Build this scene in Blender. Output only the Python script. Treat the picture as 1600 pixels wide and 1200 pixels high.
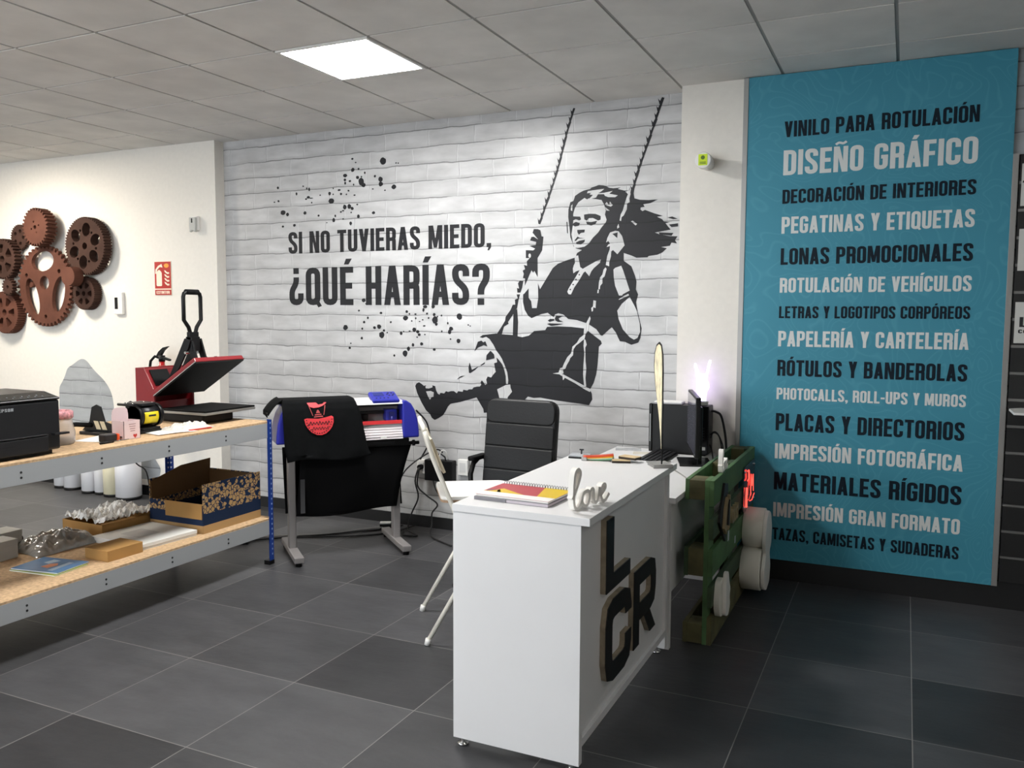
import bpy, bmesh, math, random
from mathutils import Vector, Matrix
from math import sin, cos, pi, radians
random.seed(7)
SC = bpy.context.scene
COL = SC.collection
for o in list(bpy.data.objects):
    bpy.data.objects.remove(o)

# ------------------------------------------------------------------ camera, world, exposure
cam_d = bpy.data.cameras.new('camera')
cam_d.sensor_width = 36.0
cam_d.lens = 36.0 * 1315.19 / 1600.0
cam_d.clip_start = 0.05
cam = bpy.data.objects.new('camera', cam_d)
COL.objects.link(cam)
_yaw, _pit, _rol = -0.43634, -0.08169, 0.004115
_fw = Vector((sin(_yaw) * cos(_pit), cos(_yaw) * cos(_pit), sin(_pit)))
_rt = Vector((cos(_yaw), -sin(_yaw), 0))
_up = _rt.cross(_fw)
_rt, _up = cos(_rol) * _rt + sin(_rol) * _up, -sin(_rol) * _rt + cos(_rol) * _up
_m = Matrix((_rt, _up, -_fw)).transposed().to_4x4()
_m.translation = (1.29251, -4.81703, 1.57429)
cam.matrix_world = _m
SC.camera = cam

w = bpy.data.worlds.new('world')
SC.world = w
w.use_nodes = True
w.node_tree.nodes['Background'].inputs[0].default_value = (0.86, 0.93, 1.0, 1)
w.node_tree.nodes['Background'].inputs[1].default_value = 4.0
SC.view_settings.view_transform = 'Standard'
SC.view_settings.look = 'None'
SC.view_settings.gamma = 1.0
SC.view_settings.use_curve_mapping = False
SC.view_settings.exposure = 0.5

H = 2.96          # ceiling height
LIGHTS = [        # cell corner x, y of each ceiling LED panel, strength, colour
    (-1.8, -1.2, 58.0, (1.0, 0.99, 0.97)),
    (-6.0, -1.2, 60.0, (1.0, 0.91, 0.78)),
    (-1.8, -4.2, 60.0, (1.0, 0.98, 0.95)),
    (2.4, -3.6, 12.0, (1.0, 0.97, 0.93)),
    (-6.0, -5.4, 40.0, (1.0, 0.92, 0.82)),
]

# ------------------------------------------------------------------ materials
def lin(c):
    if isinstance(c, str):
        c = [int(c[i:i + 2], 16) / 255 for i in (0, 2, 4)]
        c = [x / 12.92 if x <= 0.04045 else ((x + 0.055) / 1.055) ** 2.4 for x in c]
    return (c[0], c[1], c[2], 1.0)

MATS = {}
def mat(name, col, rough=0.5, metal=0.0, noise=0.0, nscale=20.0, bump=0.0, spec=0.5, emit=None, estr=0.0, trans=0.0, stretch=None, coat=0.0, alpha=1.0):
    if name in MATS:
        return MATS[name]
    m = bpy.data.materials.new(name)
    m.use_nodes = True
    nt = m.node_tree
    b = nt.nodes['Principled BSDF']
    c = lin(col)
    b.inputs['Base Color'].default_value = c
    b.inputs['Roughness'].default_value = rough
    b.inputs['Metallic'].default_value = metal
    b.inputs['Specular IOR Level'].default_value = spec
    b.inputs['Transmission Weight'].default_value = trans
    b.inputs['Coat Weight'].default_value = coat
    b.inputs['Alpha'].default_value = alpha
    if emit is not None:
        b.inputs['Emission Color'].default_value = lin(emit)
        b.inputs['Emission Strength'].default_value = estr
    if noise or bump:
        tc = nt.nodes.new('ShaderNodeTexCoord')
        n = nt.nodes.new('ShaderNodeTexNoise')
        n.inputs['Scale'].default_value = nscale
        n.inputs['Detail'].default_value = 4
        src = tc.outputs['Object']
        if stretch:
            mp = nt.nodes.new('ShaderNodeMapping')
            mp.inputs['Scale'].default_value = stretch
            nt.links.new(src, mp.inputs[0])
            src = mp.outputs[0]
        nt.links.new(src, n.inputs['Vector'])
        if noise:
            mx = nt.nodes.new('ShaderNodeMix')
            mx.data_type = 'RGBA'
            mx.inputs[6].default_value = tuple(max(0, x * (1 - noise)) for x in c[:3]) + (1,)
            mx.inputs[7].default_value = tuple(min(1, x * (1 + noise)) for x in c[:3]) + (1,)
            cr = nt.nodes.new('ShaderNodeMapRange')
            cr.inputs[1].default_value = 0.3
            cr.inputs[2].default_value = 0.7
            nt.links.new(n.outputs[0], cr.inputs[0])
            nt.links.new(cr.outputs[0], mx.inputs[0])
            nt.links.new(mx.outputs[2], b.inputs['Base Color'])
        if bump:
            bp = nt.nodes.new('ShaderNodeBump')
            bp.inputs['Strength'].default_value = bump
            bp.inputs['Distance'].default_value = 0.01
            nt.links.new(n.outputs[0], bp.inputs['Height'])
            nt.links.new(bp.outputs[0], b.inputs['Normal'])
    MATS[name] = m
    return m

def N(nt, kind, **kw):
    n = nt.nodes.new(kind)
    for k, v in kw.items():
        if k in ('operation', 'data_type', 'blend_type', 'offset', 'offset_frequency', 'squash', 'squash_frequency', 'feature', 'distance', 'interpolation_type'):
            setattr(n, k, v)
    return n

def math_n(nt, op, a, b=None, c=None, clamp=False):
    n = nt.nodes.new('ShaderNodeMath')
    n.operation = op
    n.use_clamp = clamp
    for i, v in enumerate((a, b, c)):
        if v is None:
            continue
        if isinstance(v, (int, float)):
            n.inputs[i].default_value = v
        else:
            nt.links.new(v, n.inputs[i])
    return n.outputs[0]

def mix_n(nt, f, a, b):
    n = nt.nodes.new('ShaderNodeMix')
    n.data_type = 'RGBA'
    for i, v in ((0, f), (6, a), (7, b)):
        if isinstance(v, (int, float)):
            n.inputs[i].default_value = v
        elif isinstance(v, tuple):
            n.inputs[i].default_value = v
        else:
            nt.links.new(v, n.inputs[i])
    return n.outputs[2]

def brick_mat(name, tone, contrast=1.0, rough=0.30, spec=0.4):
    """printed brick wallpaper, mapped from world x and z so that every decal lines up with it"""
    m = bpy.data.materials.new(name)
    m.use_nodes = True
    nt = m.node_tree
    bs = nt.nodes['Principled BSDF']
    g = nt.nodes.new('ShaderNodeNewGeometry')
    sp = nt.nodes.new('ShaderNodeSeparateXYZ')
    nt.links.new(g.outputs['Position'], sp.inputs[0])
    cb = nt.nodes.new('ShaderNodeCombineXYZ')
    nt.links.new(sp.outputs[0], cb.inputs[0])
    nt.links.new(sp.outputs[2], cb.inputs[1])
    n1 = nt.nodes.new('ShaderNodeTexNoise')
    n1.inputs['Scale'].default_value = 5.5
    n1.inputs['Detail'].default_value = 5
    nt.links.new(cb.outputs[0], n1.inputs['Vector'])
    wob = math_n(nt, 'MULTIPLY_ADD', n1.outputs[0], 0.030, -0.0150)
    z = math_n(nt, 'ADD', sp.outputs[2], wob)
    x = math_n(nt, 'ADD', sp.outputs[0], math_n(nt, 'MULTIPLY', wob, 1.3))
    cb2 = nt.nodes.new('ShaderNodeCombineXYZ')
    nt.links.new(x, cb2.inputs[0])
    nt.links.new(z, cb2.inputs[1])
    br = nt.nodes.new('ShaderNodeTexBrick')
    br.offset = 0.37
    br.offset_frequency = 2
    br.squash = 0.72
    br.squash_frequency = 3
    br.inputs['Scale'].default_value = 1.0
    br.inputs['Brick Width'].default_value = 0.37
    br.inputs['Row Height'].default_value = 0.1205
    br.inputs['Mortar Size'].default_value = 0.0045
    br.inputs['Mortar Smooth'].default_value = 0.6
    br.inputs['Color1'].default_value = (0.0, 0, 0, 1)
    br.inputs['Color2'].default_value = (1.0, 1, 1, 1)
    br.inputs['Mortar'].default_value = (0.5, 0.5, 0.5, 1)
    nt.links.new(cb2.outputs[0], br.inputs['Vector'])
    n2 = nt.nodes.new('ShaderNodeTexNoise')
    n2.inputs['Scale'].default_value = 7.0
    n2.inputs['Detail'].default_value = 6
    mp = nt.nodes.new('ShaderNodeMapping')
    mp.inputs['Scale'].default_value = (0.6, 1.6, 1)
    nt.links.new(cb.outputs[0], mp.inputs[0])
    nt.links.new(mp.outputs[0], n2.inputs['Vector'])
    n3 = nt.nodes.new('ShaderNodeTexNoise')
    n3.inputs['Scale'].default_value = 3.4
    n3.inputs['Detail'].default_value = 3
    nt.links.new(cb.outputs[0], n3.inputs['Vector'])
    c = lin(tone)[:3]
    k = 0.30 * contrast
    base = mix_n(nt, math_n(nt, 'MULTIPLY_ADD', n2.outputs[0], 1.6, -0.3, clamp=True), tuple(v * (1 - k) for v in c) + (1,), tuple(min(1, v * (1 + k * 0.6)) for v in c) + (1,))
    sepb = nt.nodes.new('ShaderNodeSeparateColor')
    nt.links.new(br.outputs['Color'], sepb.inputs[0])
    base = mix_n(nt, math_n(nt, 'MULTIPLY', sepb.outputs[0], 0.22 * contrast), base, tuple(v * 0.55 for v in c) + (1,))
    # pale painted joints
    base = mix_n(nt, math_n(nt, 'MULTIPLY', br.outputs['Fac'], 0.55), base, tuple(min(1, v * 1.16) for v in c) + (1,))
    # dark side of the upright joints
    fx = nt.nodes.new('ShaderNodeTexBrick')
    fx.offset, fx.offset_frequency, fx.squash, fx.squash_frequency = 0.37, 2, 0.72, 3
    for k_, v_ in (('Scale', 1.0), ('Brick Width', 0.37), ('Row Height', 0.1205), ('Mortar Size', 0.0022), ('Mortar Smooth', 0.3)):
        fx.inputs[k_].default_value = v_
    sh_x = nt.nodes.new('ShaderNodeCombineXYZ')
    nt.links.new(math_n(nt, 'ADD', x, 0.006), sh_x.inputs[0])
    nt.links.new(z, sh_x.inputs[1])
    nt.links.new(sh_x.outputs[0], fx.inputs['Vector'])
    gate = math_n(nt, 'MULTIPLY_ADD', n2.outputs[0], 4.0, -1.6, clamp=True)
    base = mix_n(nt, math_n(nt, 'MULTIPLY', math_n(nt, 'MULTIPLY', fx.outputs['Fac'], gate), 0.85), base, tuple(v * 0.30 for v in c) + (1,))
    # dark cracks along the bed joints, broken up by noise
    fr = math_n(nt, 'FRACT', math_n(nt, 'DIVIDE', z, 0.1205))
    d = math_n(nt, 'ABSOLUTE', math_n(nt, 'SUBTRACT', fr, 0.035))
    line = math_n(nt, 'SUBTRACT', 1.0, math_n(nt, 'DIVIDE', d, 0.050), clamp=True)
    br_up = math_n(nt, 'MULTIPLY_ADD', n3.outputs[0], 4.5, -1.1, clamp=True)
    base = mix_n(nt, math_n(nt, 'MULTIPLY', math_n(nt, 'MULTIPLY', line, br_up), 0.95), base, tuple(v * 0.20 for v in c) + (1,))
    # printed shading under each course
    sh = math_n(nt, 'SUBTRACT', 1.0, math_n(nt, 'DIVIDE', math_n(nt, 'ABSOLUTE', math_n(nt, 'SUBTRACT', fr, 0.13)), 0.13), clamp=True)
    base = mix_n(nt, math_n(nt, 'MULTIPLY', sh, 0.26 * contrast), base, tuple(v * 0.5 for v in c) + (1,))
    nt.links.new(base, bs.inputs['Base Color'])
    bs.inputs['Roughness'].default_value = rough
    bs.inputs['Specular IOR Level'].default_value = spec
    return m

def tile_mat(name):
    m = bpy.data.materials.new(name)
    m.use_nodes = True
    nt = m.node_tree
    bs = nt.nodes['Principled BSDF']
    tc = nt.nodes.new('ShaderNodeTexCoord')
    mp = nt.nodes.new('ShaderNodeMapping')
    mp.inputs['Location'].default_value = (2.2261 + 12, 2.0438 + 12, 0)
    nt.links.new(tc.outputs['Object'], mp.inputs[0])
    br = nt.nodes.new('ShaderNodeTexBrick')
    br.offset = 0.0
    br.squash = 1.0
    br.inputs['Scale'].default_value = 1.0
    br.inputs['Brick Width'].default_value = 0.6
    br.inputs['Row Height'].default_value = 0.6
    br.inputs['Mortar Size'].default_value = 0.0019
    br.inputs['Mortar Smooth'].default_value = 0.0
    br.inputs['Color1'].default_value = lin('363638')
    br.inputs['Color2'].default_value = lin('525254')
    br.inputs['Mortar'].default_value = lin('7e7c79')
    nt.links.new(mp.outputs[0], br.inputs['Vector'])
    n = nt.nodes.new('ShaderNodeTexNoise')
    n.inputs['Scale'].default_value = 3.2
    n.inputs['Detail'].default_value = 8
    n.inputs['Roughness'].default_value = 0.62
    mp2 = nt.nodes.new('ShaderNodeMapping')
    mp2.inputs['Scale'].default_value = (1.0, 2.2, 1)
    nt.links.new(tc.outputs['Object'], mp2.inputs[0])
    nt.links.new(mp2.outputs[0], n.inputs['Vector'])
    f = math_n(nt, 'MULTIPLY_ADD', n.outputs[0], 1.5, -0.25, clamp=True)
    dark = nt.nodes.new('ShaderNodeMix')
    dark.data_type = 'RGBA'
    dark.blend_type = 'MULTIPLY'
    dark.inputs[0].default_value = 1.0
    nt.links.new(br.outputs['Color'], dark.inputs[6])
    nt.links.new(mix_n(nt, f, (0.62, 0.62, 0.63, 1), (1.25, 1.25, 1.24, 1)), dark.inputs[7])
    col = mix_n(nt, br.outputs['Fac'], dark.outputs[2], lin('7e7c79'))
    nt.links.new(col, bs.inputs['Base Color'])
    bs.inputs['Roughness'].default_value = 0.42
    bs.inputs['Specular IOR Level'].default_value = 0.35
    bp = nt.nodes.new('ShaderNodeBump')
    bp.inputs['Strength'].default_value = 0.25
    bp.inputs['Distance'].default_value = 0.004
    n4 = nt.nodes.new('ShaderNodeTexNoise')
    n4.inputs['Scale'].default_value = 14
    n4.inputs['Detail'].default_value = 6
    nt.links.new(mp2.outputs[0], n4.inputs['Vector'])
    nt.links.new(math_n(nt, 'SUBTRACT', n4.outputs[0], br.outputs['Fac']), bp.inputs['Height'])
    nt.links.new(bp.outputs[0], bs.inputs['Normal'])
    return m

# ------------------------------------------------------------------ mesh builder
class MB:
    def __init__(s):
        s.bm = bmesh.new()
        s.sm = []
    def _face(s, vs, smooth=False):
        try:
            f = s.bm.faces.new(vs)
            f.smooth = smooth
            return f
        except ValueError:
            return None
    def box(s, x0, x1, y0, y1, z0, z1, M=None):
        P = [Vector(p) for p in ((x0, y0, z0), (x1, y0, z0), (x1, y1, z0), (x0, y1, z0), (x0, y0, z1), (x1, y0, z1), (x1, y1, z1), (x0, y1, z1))]
        if M is not None:
            P = [M @ p for p in P]
        v = [s.bm.verts.new(p) for p in P]
        for f in ((3, 2, 1, 0), (4, 5, 6, 7), (0, 1, 5, 4), (1, 2, 6, 5), (2, 3, 7, 6), (3, 0, 4, 7)):
            s._face([v[i] for i in f])
        return s
    def prism(s, pts, plane, d0, d1, M=None):
        """polygon in plane 'xz' (depth y), 'xy' (depth z) or 'yz' (depth x), given real thickness d0..d1"""
        def P(a, b, d):
            q = Vector((a, d, b)) if plane == 'xz' else Vector((a, b, d)) if plane == 'xy' else Vector((d, a, b))
            return M @ q if M is not None else q
        lo = [s.bm.verts.new(P(a, b, d0)) for a, b in pts]
        hi = [s.bm.verts.new(P(a, b, d1)) for a, b in pts]
        n = len(pts)
        s._face(lo[::-1])
        s._face(hi)
        for i in range(n):
            s._face([lo[i], lo[(i + 1) % n], hi[(i + 1) % n], hi[i]])
        return s
    def ringprism(s, outer, inner, plane, d0, d1, M=None):
        """outer and inner closed outlines with the same count of points"""
        def P(a, b, d):
            q = Vector((a, d, b)) if plane == 'xz' else Vector((a, b, d)) if plane == 'xy' else Vector((d, a, b))
            return M @ q if M is not None else q
        A = [[s.bm.verts.new(P(a, b, d)) for a, b in L] for L, d in ((outer, d0), (outer, d1), (inner, d0), (inner, d1))]
        n = len(outer)
        for i in range(n):
            j = (i + 1) % n
            s._face([A[0][i], A[0][j], A[1][j], A[1][i]])
            s._face([A[2][j], A[2][i], A[3][i], A[3][j]])
            s._face([A[1][i], A[1][j], A[3][j], A[3][i]])
            s._face([A[0][j], A[0][i], A[2][i], A[2][j]])
        return s
    def tube(s, pts, r, n=8, closed=False, caps=True):
        pts = [Vector(p) for p in pts]
        m = len(pts)
        rr = r if isinstance(r, (list, tuple)) else [r] * m
        rings = []
        prev = None
        for i, p in enumerate(pts):
            if closed:
                t = pts[(i + 1) % m] - pts[i - 1]
            else:
                t = pts[min(i + 1, m - 1)] - pts[max(i - 1, 0)]
            if t.length < 1e-9:
                t = Vector((0, 0, 1))
            t.normalize()
            if prev is None:
                a = Vector((0, 0, 1)) if abs(t.z) < 0.9 else Vector((1, 0, 0))
                u = t.cross(a).normalized()
            else:
                u = (prev - t * prev.dot(t))
                u = u.normalized() if u.length > 1e-6 else t.orthogonal().normalized()
            prev = u
            v = t.cross(u)
            rings.append([s.bm.verts.new(p + (u * cos(2 * pi * k / n) + v * sin(2 * pi * k / n)) * rr[i]) for k in range(n)])
        rng = range(m) if closed else range(m - 1)
        for i in rng:
            a, b = rings[i], rings[(i + 1) % m]
            for k in range(n):
                s._face([a[k], a[(k + 1) % n], b[(k + 1) % n], b[k]], True)
        if caps and not closed:
            s._face(rings[0][::-1])
            s._face(rings[-1])
        return s
    def cyl(s, p0, p1, r, n=20, r1=None):
        return s.tube([p0, p1], [r, r if r1 is None else r1], n)
    def lathe(s, prof, n=24, M=None, smooth=True):
        rings = []
        for r, z in prof:
            ring = []
            for k in range(n):
                q = Vector((r * cos(2 * pi * k / n), r * sin(2 * pi * k / n), z))
                ring.append(s.bm.verts.new(M @ q if M is not None else q))
            rings.append(ring)
        for a, b in zip(rings, rings[1:]):
            for k in range(n):
                s._face([a[k], a[(k + 1) % n], b[(k + 1) % n], b[k]], smooth)
        s._face(rings[0][::-1])
        s._face(rings[-1])
        return s
    def sheet(s, fn, nu, nv, th=0.0, smooth=True):
        """surface fn(u, v) -> point for u, v in 0..1, given thickness th along its normal"""
        P = [[Vector(fn(i / nu, j / nv)) for j in range(nv + 1)] for i in range(nu + 1)]
        def nrm(i, j):
            a = P[min(i + 1, nu)][j] - P[max(i - 1, 0)][j]
            b = P[i][min(j + 1, nv)] - P[i][max(j - 1, 0)]
            c = a.cross(b)
            return c.normalized() if c.length > 1e-12 else Vector((0, 0, 1))
        top = [[s.bm.verts.new(P[i][j]) for j in range(nv + 1)] for i in range(nu + 1)]
        for i in range(nu):
            for j in range(nv):
                s._face([top[i][j], top[i + 1][j], top[i + 1][j + 1], top[i][j + 1]], smooth)
        if th:
            bot = [[s.bm.verts.new(P[i][j] - nrm(i, j) * th) for j in range(nv + 1)] for i in range(nu + 1)]
            for i in range(nu):
                for j in range(nv):
                    s._face([bot[i][j + 1], bot[i + 1][j + 1], bot[i + 1][j], bot[i][j]], smooth)
            for i in range(nu):
                s._face([top[i][0], bot[i][0], bot[i + 1][0], top[i + 1][0]])
                s._face([top[i + 1][nv], bot[i + 1][nv], bot[i][nv], top[i][nv]])
            for j in range(nv):
                s._face([top[0][j + 1], bot[0][j + 1], bot[0][j], top[0][j]])
                s._face([top[nu][j], bot[nu][j], bot[nu][j + 1], top[nu][j + 1]])
        return s
    def make(s, name, m, parent=None, bevel=0.0, seg=2, smooth=None, fix=True, sub=0):
        if fix:
            bmesh.ops.recalc_face_normals(s.bm, faces=s.bm.faces[:])
        me = bpy.data.meshes.new(name)
        s.bm.to_mesh(me)
        s.bm.free()
        me.materials.append(m)
        if smooth is not None:
            for p in me.polygons:
                p.use_smooth = smooth
        o = bpy.data.objects.new(name, me)
        COL.objects.link(o)
        if parent is not None:
            o.parent = parent
        if bevel:
            md = o.modifiers.new('bevel', 'BEVEL')
            md.width = bevel
            md.segments = seg
            md.limit_method = 'ANGLE'
            md.angle_limit = radians(40)
        if sub:
            md = o.modifiers.new('subdivision', 'SUBSURF')
            md.levels = sub
            md.render_levels = sub
        return o

def tag(o, label=None, cat=None, group=None, kind=None, loc=None, rz=None):
    if label: o['label'] = label
    if cat: o['category'] = cat
    if group: o['group'] = group
    if kind: o['kind'] = kind
    if loc is not None: o.location = loc
    if rz is not None: o.rotation_euler = (0, 0, rz)
    return o

def thing(name, label, cat, loc=(0, 0, 0), rz=0.0, group=None):
    o = bpy.data.objects.new(name, None)
    o.empty_display_size = 0.1
    COL.objects.link(o)
    return tag(o, label, cat, group, None, loc, rz)

def struct(name, b, m, parent=None, bevel=0.0):
    o = b.make(name, m, parent, bevel)
    o['kind'] = 'structure'
    return o

def copy_thing(root, loc, rz, label, group=None):
    r = root.copy()
    COL.objects.link(r)
    r.location = loc
    r.rotation_euler = (0, 0, rz)
    r['label'] = label
    if group: r['group'] = group
    for ch in [c for c in bpy.data.objects if c.parent == root]:
        c = ch.copy()
        COL.objects.link(c)
        c.parent = r
    return r

def rrpath(pts, r, closed=False, seg=4):
    """round the corners of a 2D polyline"""
    out = []
    n = len(pts)
    for i in range(n):
        p = Vector(pts[i])
        if not closed and i in (0, n - 1):
            out.append(p)
            continue
        a, b = Vector(pts[i - 1]), Vector(pts[(i + 1) % n])
        da, db = (a - p), (b - p)
        la, lb = da.length, db.length
        rr = min(r, la * 0.5 if (closed or 0 < i - 1) else la * 0.98, lb * 0.5 if (closed or i + 1 < n - 1) else lb * 0.98)
        da.normalize()
        db.normalize()
        p0, p1 = p + da * rr, p + db * rr
        for k in range(seg + 1):
            t = k / seg
            out.append(p0 * (1 - t) ** 2 + p * 2 * t * (1 - t) + p1 * t * t)
    res = []
    for q in out:
        if not res or (q - res[-1]).length > 1e-5:
            res.append(q)
    if closed and len(res) > 3 and (res[0] - res[-1]).length < 1e-5:
        res.pop()
    return res

def stroke(path, w, closed=False):
    """outline(s) of a 2D stroke of width w; returns (outer, inner) lists"""
    P = [Vector(p) for p in path]
    n = len(P)
    L, R = [], []
    for i in range(n):
        if closed:
            a, b = P[i - 1], P[(i + 1) % n]
        else:
            a, b = P[max(i - 1, 0)], P[min(i + 1, n - 1)]
        d1 = (P[i] - a).normalized() if (P[i] - a).length > 1e-9 else (b - P[i]).normalized()
        d2 = (b - P[i]).normalized() if (b - P[i]).length > 1e-9 else d1
        n1, n2 = Vector((-d1.y, d1.x)), Vector((-d2.y, d2.x))
        nn = n1 + n2
        if nn.length < 1e-6:
            nn = n1
        nn.normalize()
        k = 1 / max(0.45, nn.dot(n1))
        L.append(P[i] + nn * (w / 2 * k))
        R.append(P[i] - nn * (w / 2 * k))
    return L, R

# ------------------------------------------------------------------ condensed sign lettering
T_ = 0.158
A_ = T_ / 2
def glyph(ch):
    """returns (advance width, [ ('s', path, closed) | ('p', polygon) ]) for a cap height of 1"""
    a, W, top = A_, 0.42, 1 - A_
    b = W - a
    m = W / 2
    R = 0.13
    acc = None
    if ch in 'ÁÉÍÓÑ':
        acc = '~' if ch == 'Ñ' else "'"
        ch = dict(zip('ÁÉÍÓÑ', 'AEION'))[ch]
    g = []
    S = lambda pts, cl=False, r=R: g.append(('s', rrpath(pts, r, cl), cl))
    P = lambda *pts: g.append(('p', list(pts)))
    rect = lambda x0, x1, y0, y1: P((x0, y0), (x1, y0), (x1, y1), (x0, y1))
    if ch == 'O': S([(a, a), (b, a), (b, top), (a, top)], True)
    elif ch == 'C': S([(b, .35), (b, a), (a, a), (a, top), (b, top), (b, .65)])
    elif ch == 'D':
        S([(T_ * .6, a), (b, a), (b, top), (T_ * .6, top)]); rect(0, T_, 0, 1)
    elif ch == 'E':
        W = 0.37; rect(0, T_, 0, 1); rect(T_, W, 0, .155); rect(T_, W, .845, 1); rect(T_, W - .03, .43, .585)
    elif ch == 'F':
        W = 0.36; rect(0, T_, 0, 1); rect(T_, W, .845, 1); rect(T_, W - .03, .41, .565)
    elif ch == 'L':
        W = 0.36; rect(0, T_, 0, 1); rect(T_, W, 0, .155)
    elif ch == 'T':
        W = 0.40; rect(0, W, .845, 1); rect(W / 2 - a, W / 2 + a, 0, .845)
    elif ch == 'I':
        W = T_; rect(0, T_, 0, 1)
    elif ch == 'H': rect(0, T_, 0, 1); rect(W - T_, W, 0, 1); rect(T_, W - T_, .42, .575)
    elif ch == 'N':
        W = 0.45; k = .15; rect(0, k, 0, 1); rect(W - k, W, 0, 1); P((k * .4, 1), (k + .03, 1), (W - k * .4, 0), (W - k - .03, 0))
    elif ch == 'M':
        W = 0.56; k = .145; rect(0, k, 0, 1); rect(W - k, W, 0, 1)
        P((.03, 1), (.19, 1), (W / 2 + .06, .06), (W / 2 - .06, .06)); P((W - .03, 1), (W - .19, 1), (W / 2 - .06, .06), (W / 2 + .06, .06))
    elif ch == 'A':
        W = 0.44; P((0, 0), (.16, 0), (.285, 1), (.135, 1)); P((W, 0), (W - .16, 0), (W - .285, 1), (W - .135, 1)); rect(.12, W - .12, .19, .335)
    elif ch == 'V':
        W = 0.43; P((0, 1), (.165, 1), (.29, 0), (.14, 0)); P((W, 1), (W - .165, 1), (W - .29, 0), (W - .14, 0))
    elif ch == 'P':
        S([(T_ * .6, top), (b, top), (b, .47), (T_ * .6, .47)]); rect(0, T_, 0, 1)
    elif ch == 'R':
        S([(T_ * .6, top), (b, top), (b, .49), (T_ * .6, .49)]); S([(T_, .49), (b - .005, .49), (b, 0)], r=.07); rect(0, T_, 0, 1)
    elif ch == 'B':
        S([(T_ * .6, top), (b - .01, top), (b - .01, .53), (T_ * .6, .53)], r=.1); S([(T_ * .6, .53), (b, .53), (b, a), (T_ * .6, a)], r=.11); rect(0, T_, 0, 1)
    elif ch == 'S': S([(b, .70), (b, top), (a, top), (a, .63), (b, .38), (b, a), (a, a), (a, .30)])
    elif ch == 'G':
        S([(b, .68), (b, top), (a, top), (a, a), (b, a), (b, .50)]); rect(m, W, .41, .55)
    elif ch == 'U': S([(a, 1), (a, a), (b, a), (b, 1)])
    elif ch == 'Y':
        P((0, 1), (.17, 1), (.30, .38), (.13, .38)); P((W, 1), (W - .17, 1), (W - .30, .38), (W - .13, .38)); rect(m - a, m + a, 0, .45)
    elif ch == 'X': P((0, 0), (.17, 0), (W, 1), (W - .17, 1)); P((W, 0), (W - .17, 0), (0, 1), (.17, 1))
    elif ch == 'Z':
        W = 0.38; rect(0, W, 0, .15); rect(0, W, .85, 1); P((0, .1), (.18, .1), (W, .9), (W - .18, .9))
    elif ch == 'Q':
        S([(a, a), (b, a), (b, top), (a, top)], True); P((.22, .16), (.30, .24), (.46, -.02), (.36, -.06))
    elif ch == '?':
        S([(a, .68), (a, top), (b, top), (b, .60), (m, .42), (m, .25)]); rect(m - a, m + a, 0, T_)
    elif ch == '¿':
        S([(b, .32), (b, a), (a, a), (a, .40), (m, .58), (m, .75)]); rect(m - a, m + a, 1 - T_, 1)
    elif ch == ',':
        W = .17; P((.0, .17), (.17, .17), (.17, .0), (.10, -.13), (.03, -.13), (.07, .0), (.0, .0))
    elif ch == '-':
        W = .26; rect(0, .26, .36, .51)
    elif ch == 'o':
        W = .40; S([(a, a), (W - a, a), (W - a, .62), (a, .62)], True)
    elif ch == 'c':
        W = .38; S([(W - a, .22), (W - a, a), (a, a), (a, .62), (W - a, .62), (W - a, .48)])
    elif ch == 'n':
        W = .40; rect(0, T_, 0, .71); S([(T_ * .6, .62), (W - a, .62), (W - a, 0)])
    elif ch == 'd':
        W = .40; rect(W - T_, W, 0, 1); S([(W - a, a), (a, a), (a, .62), (W - a, .62)])
    elif ch == 'e':
        W = .40; S([(W - a, .2), (W - a, a), (a, a), (a, .62), (W - a, .62), (W - a, .36), (a, .36)], r=.09)
    else:
        return (0.20, [])
    if acc == "'":
        c = W / 2
        P((c - .07, 1.06), (c + .06, 1.06), (c + .15, 1.21), (c - .01, 1.21))
    elif acc == '~':
        S([(W / 2 - .17, 1.08), (W / 2 - .07, 1.155), (W / 2 + .07, 1.105), (W / 2 + .17, 1.18)], r=.04)
        g[-1] = ('s', g[-1][1], 'thin')
    return (W, g)

def letter_polys(text, x0, x1, z0, h, gap=0.075):
    """polygons (quads and outlines) of a text line stretched between x0 and x1"""
    adv, items = 0.0, []
    for ch in text:
        W, g = glyph(ch)
        items.append((adv, g))
        adv += W + gap
    adv -= gap
    kx = (x1 - x0) / adv
    polys = []
    for ox, g in items:
        for li, it in enumerate(g):
            if it[0] == 'p':
                polys.append((li, [(x0 + (ox + x) * kx, z0 + y * h) for x, y in it[1]]))
            else:
                wd = 0.085 if it[2] == 'thin' else T_
                cl = it[2] is True
                L, R = stroke(it[1], wd, cl)
                n = len(L)
                for i in range(n if cl else n - 1):
                    j = (i + 1) % n
                    polys.append((li, [(x0 + (ox + p.x) * kx, z0 + p.y * h) for p in (L[i], R[i], R[j], L[j])]))
    return polys

def word_spans(text, x0, x1, gap):
    adv, spans, cur = 0.0, [], None
    for ch in text:
        W, g = glyph(ch)
        if g:
            cur = [ch, adv, adv + W] if cur is None else [cur[0] + ch, cur[1], adv + W]
        elif cur:
            spans.append(cur)
            cur = None
        adv += W + gap
    if cur:
        spans.append(cur)
    k = (x1 - x0) / (adv - gap)
    return [(w_, x0 + a * k, x0 + b_ * k) for w_, a, b_ in spans]

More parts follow.
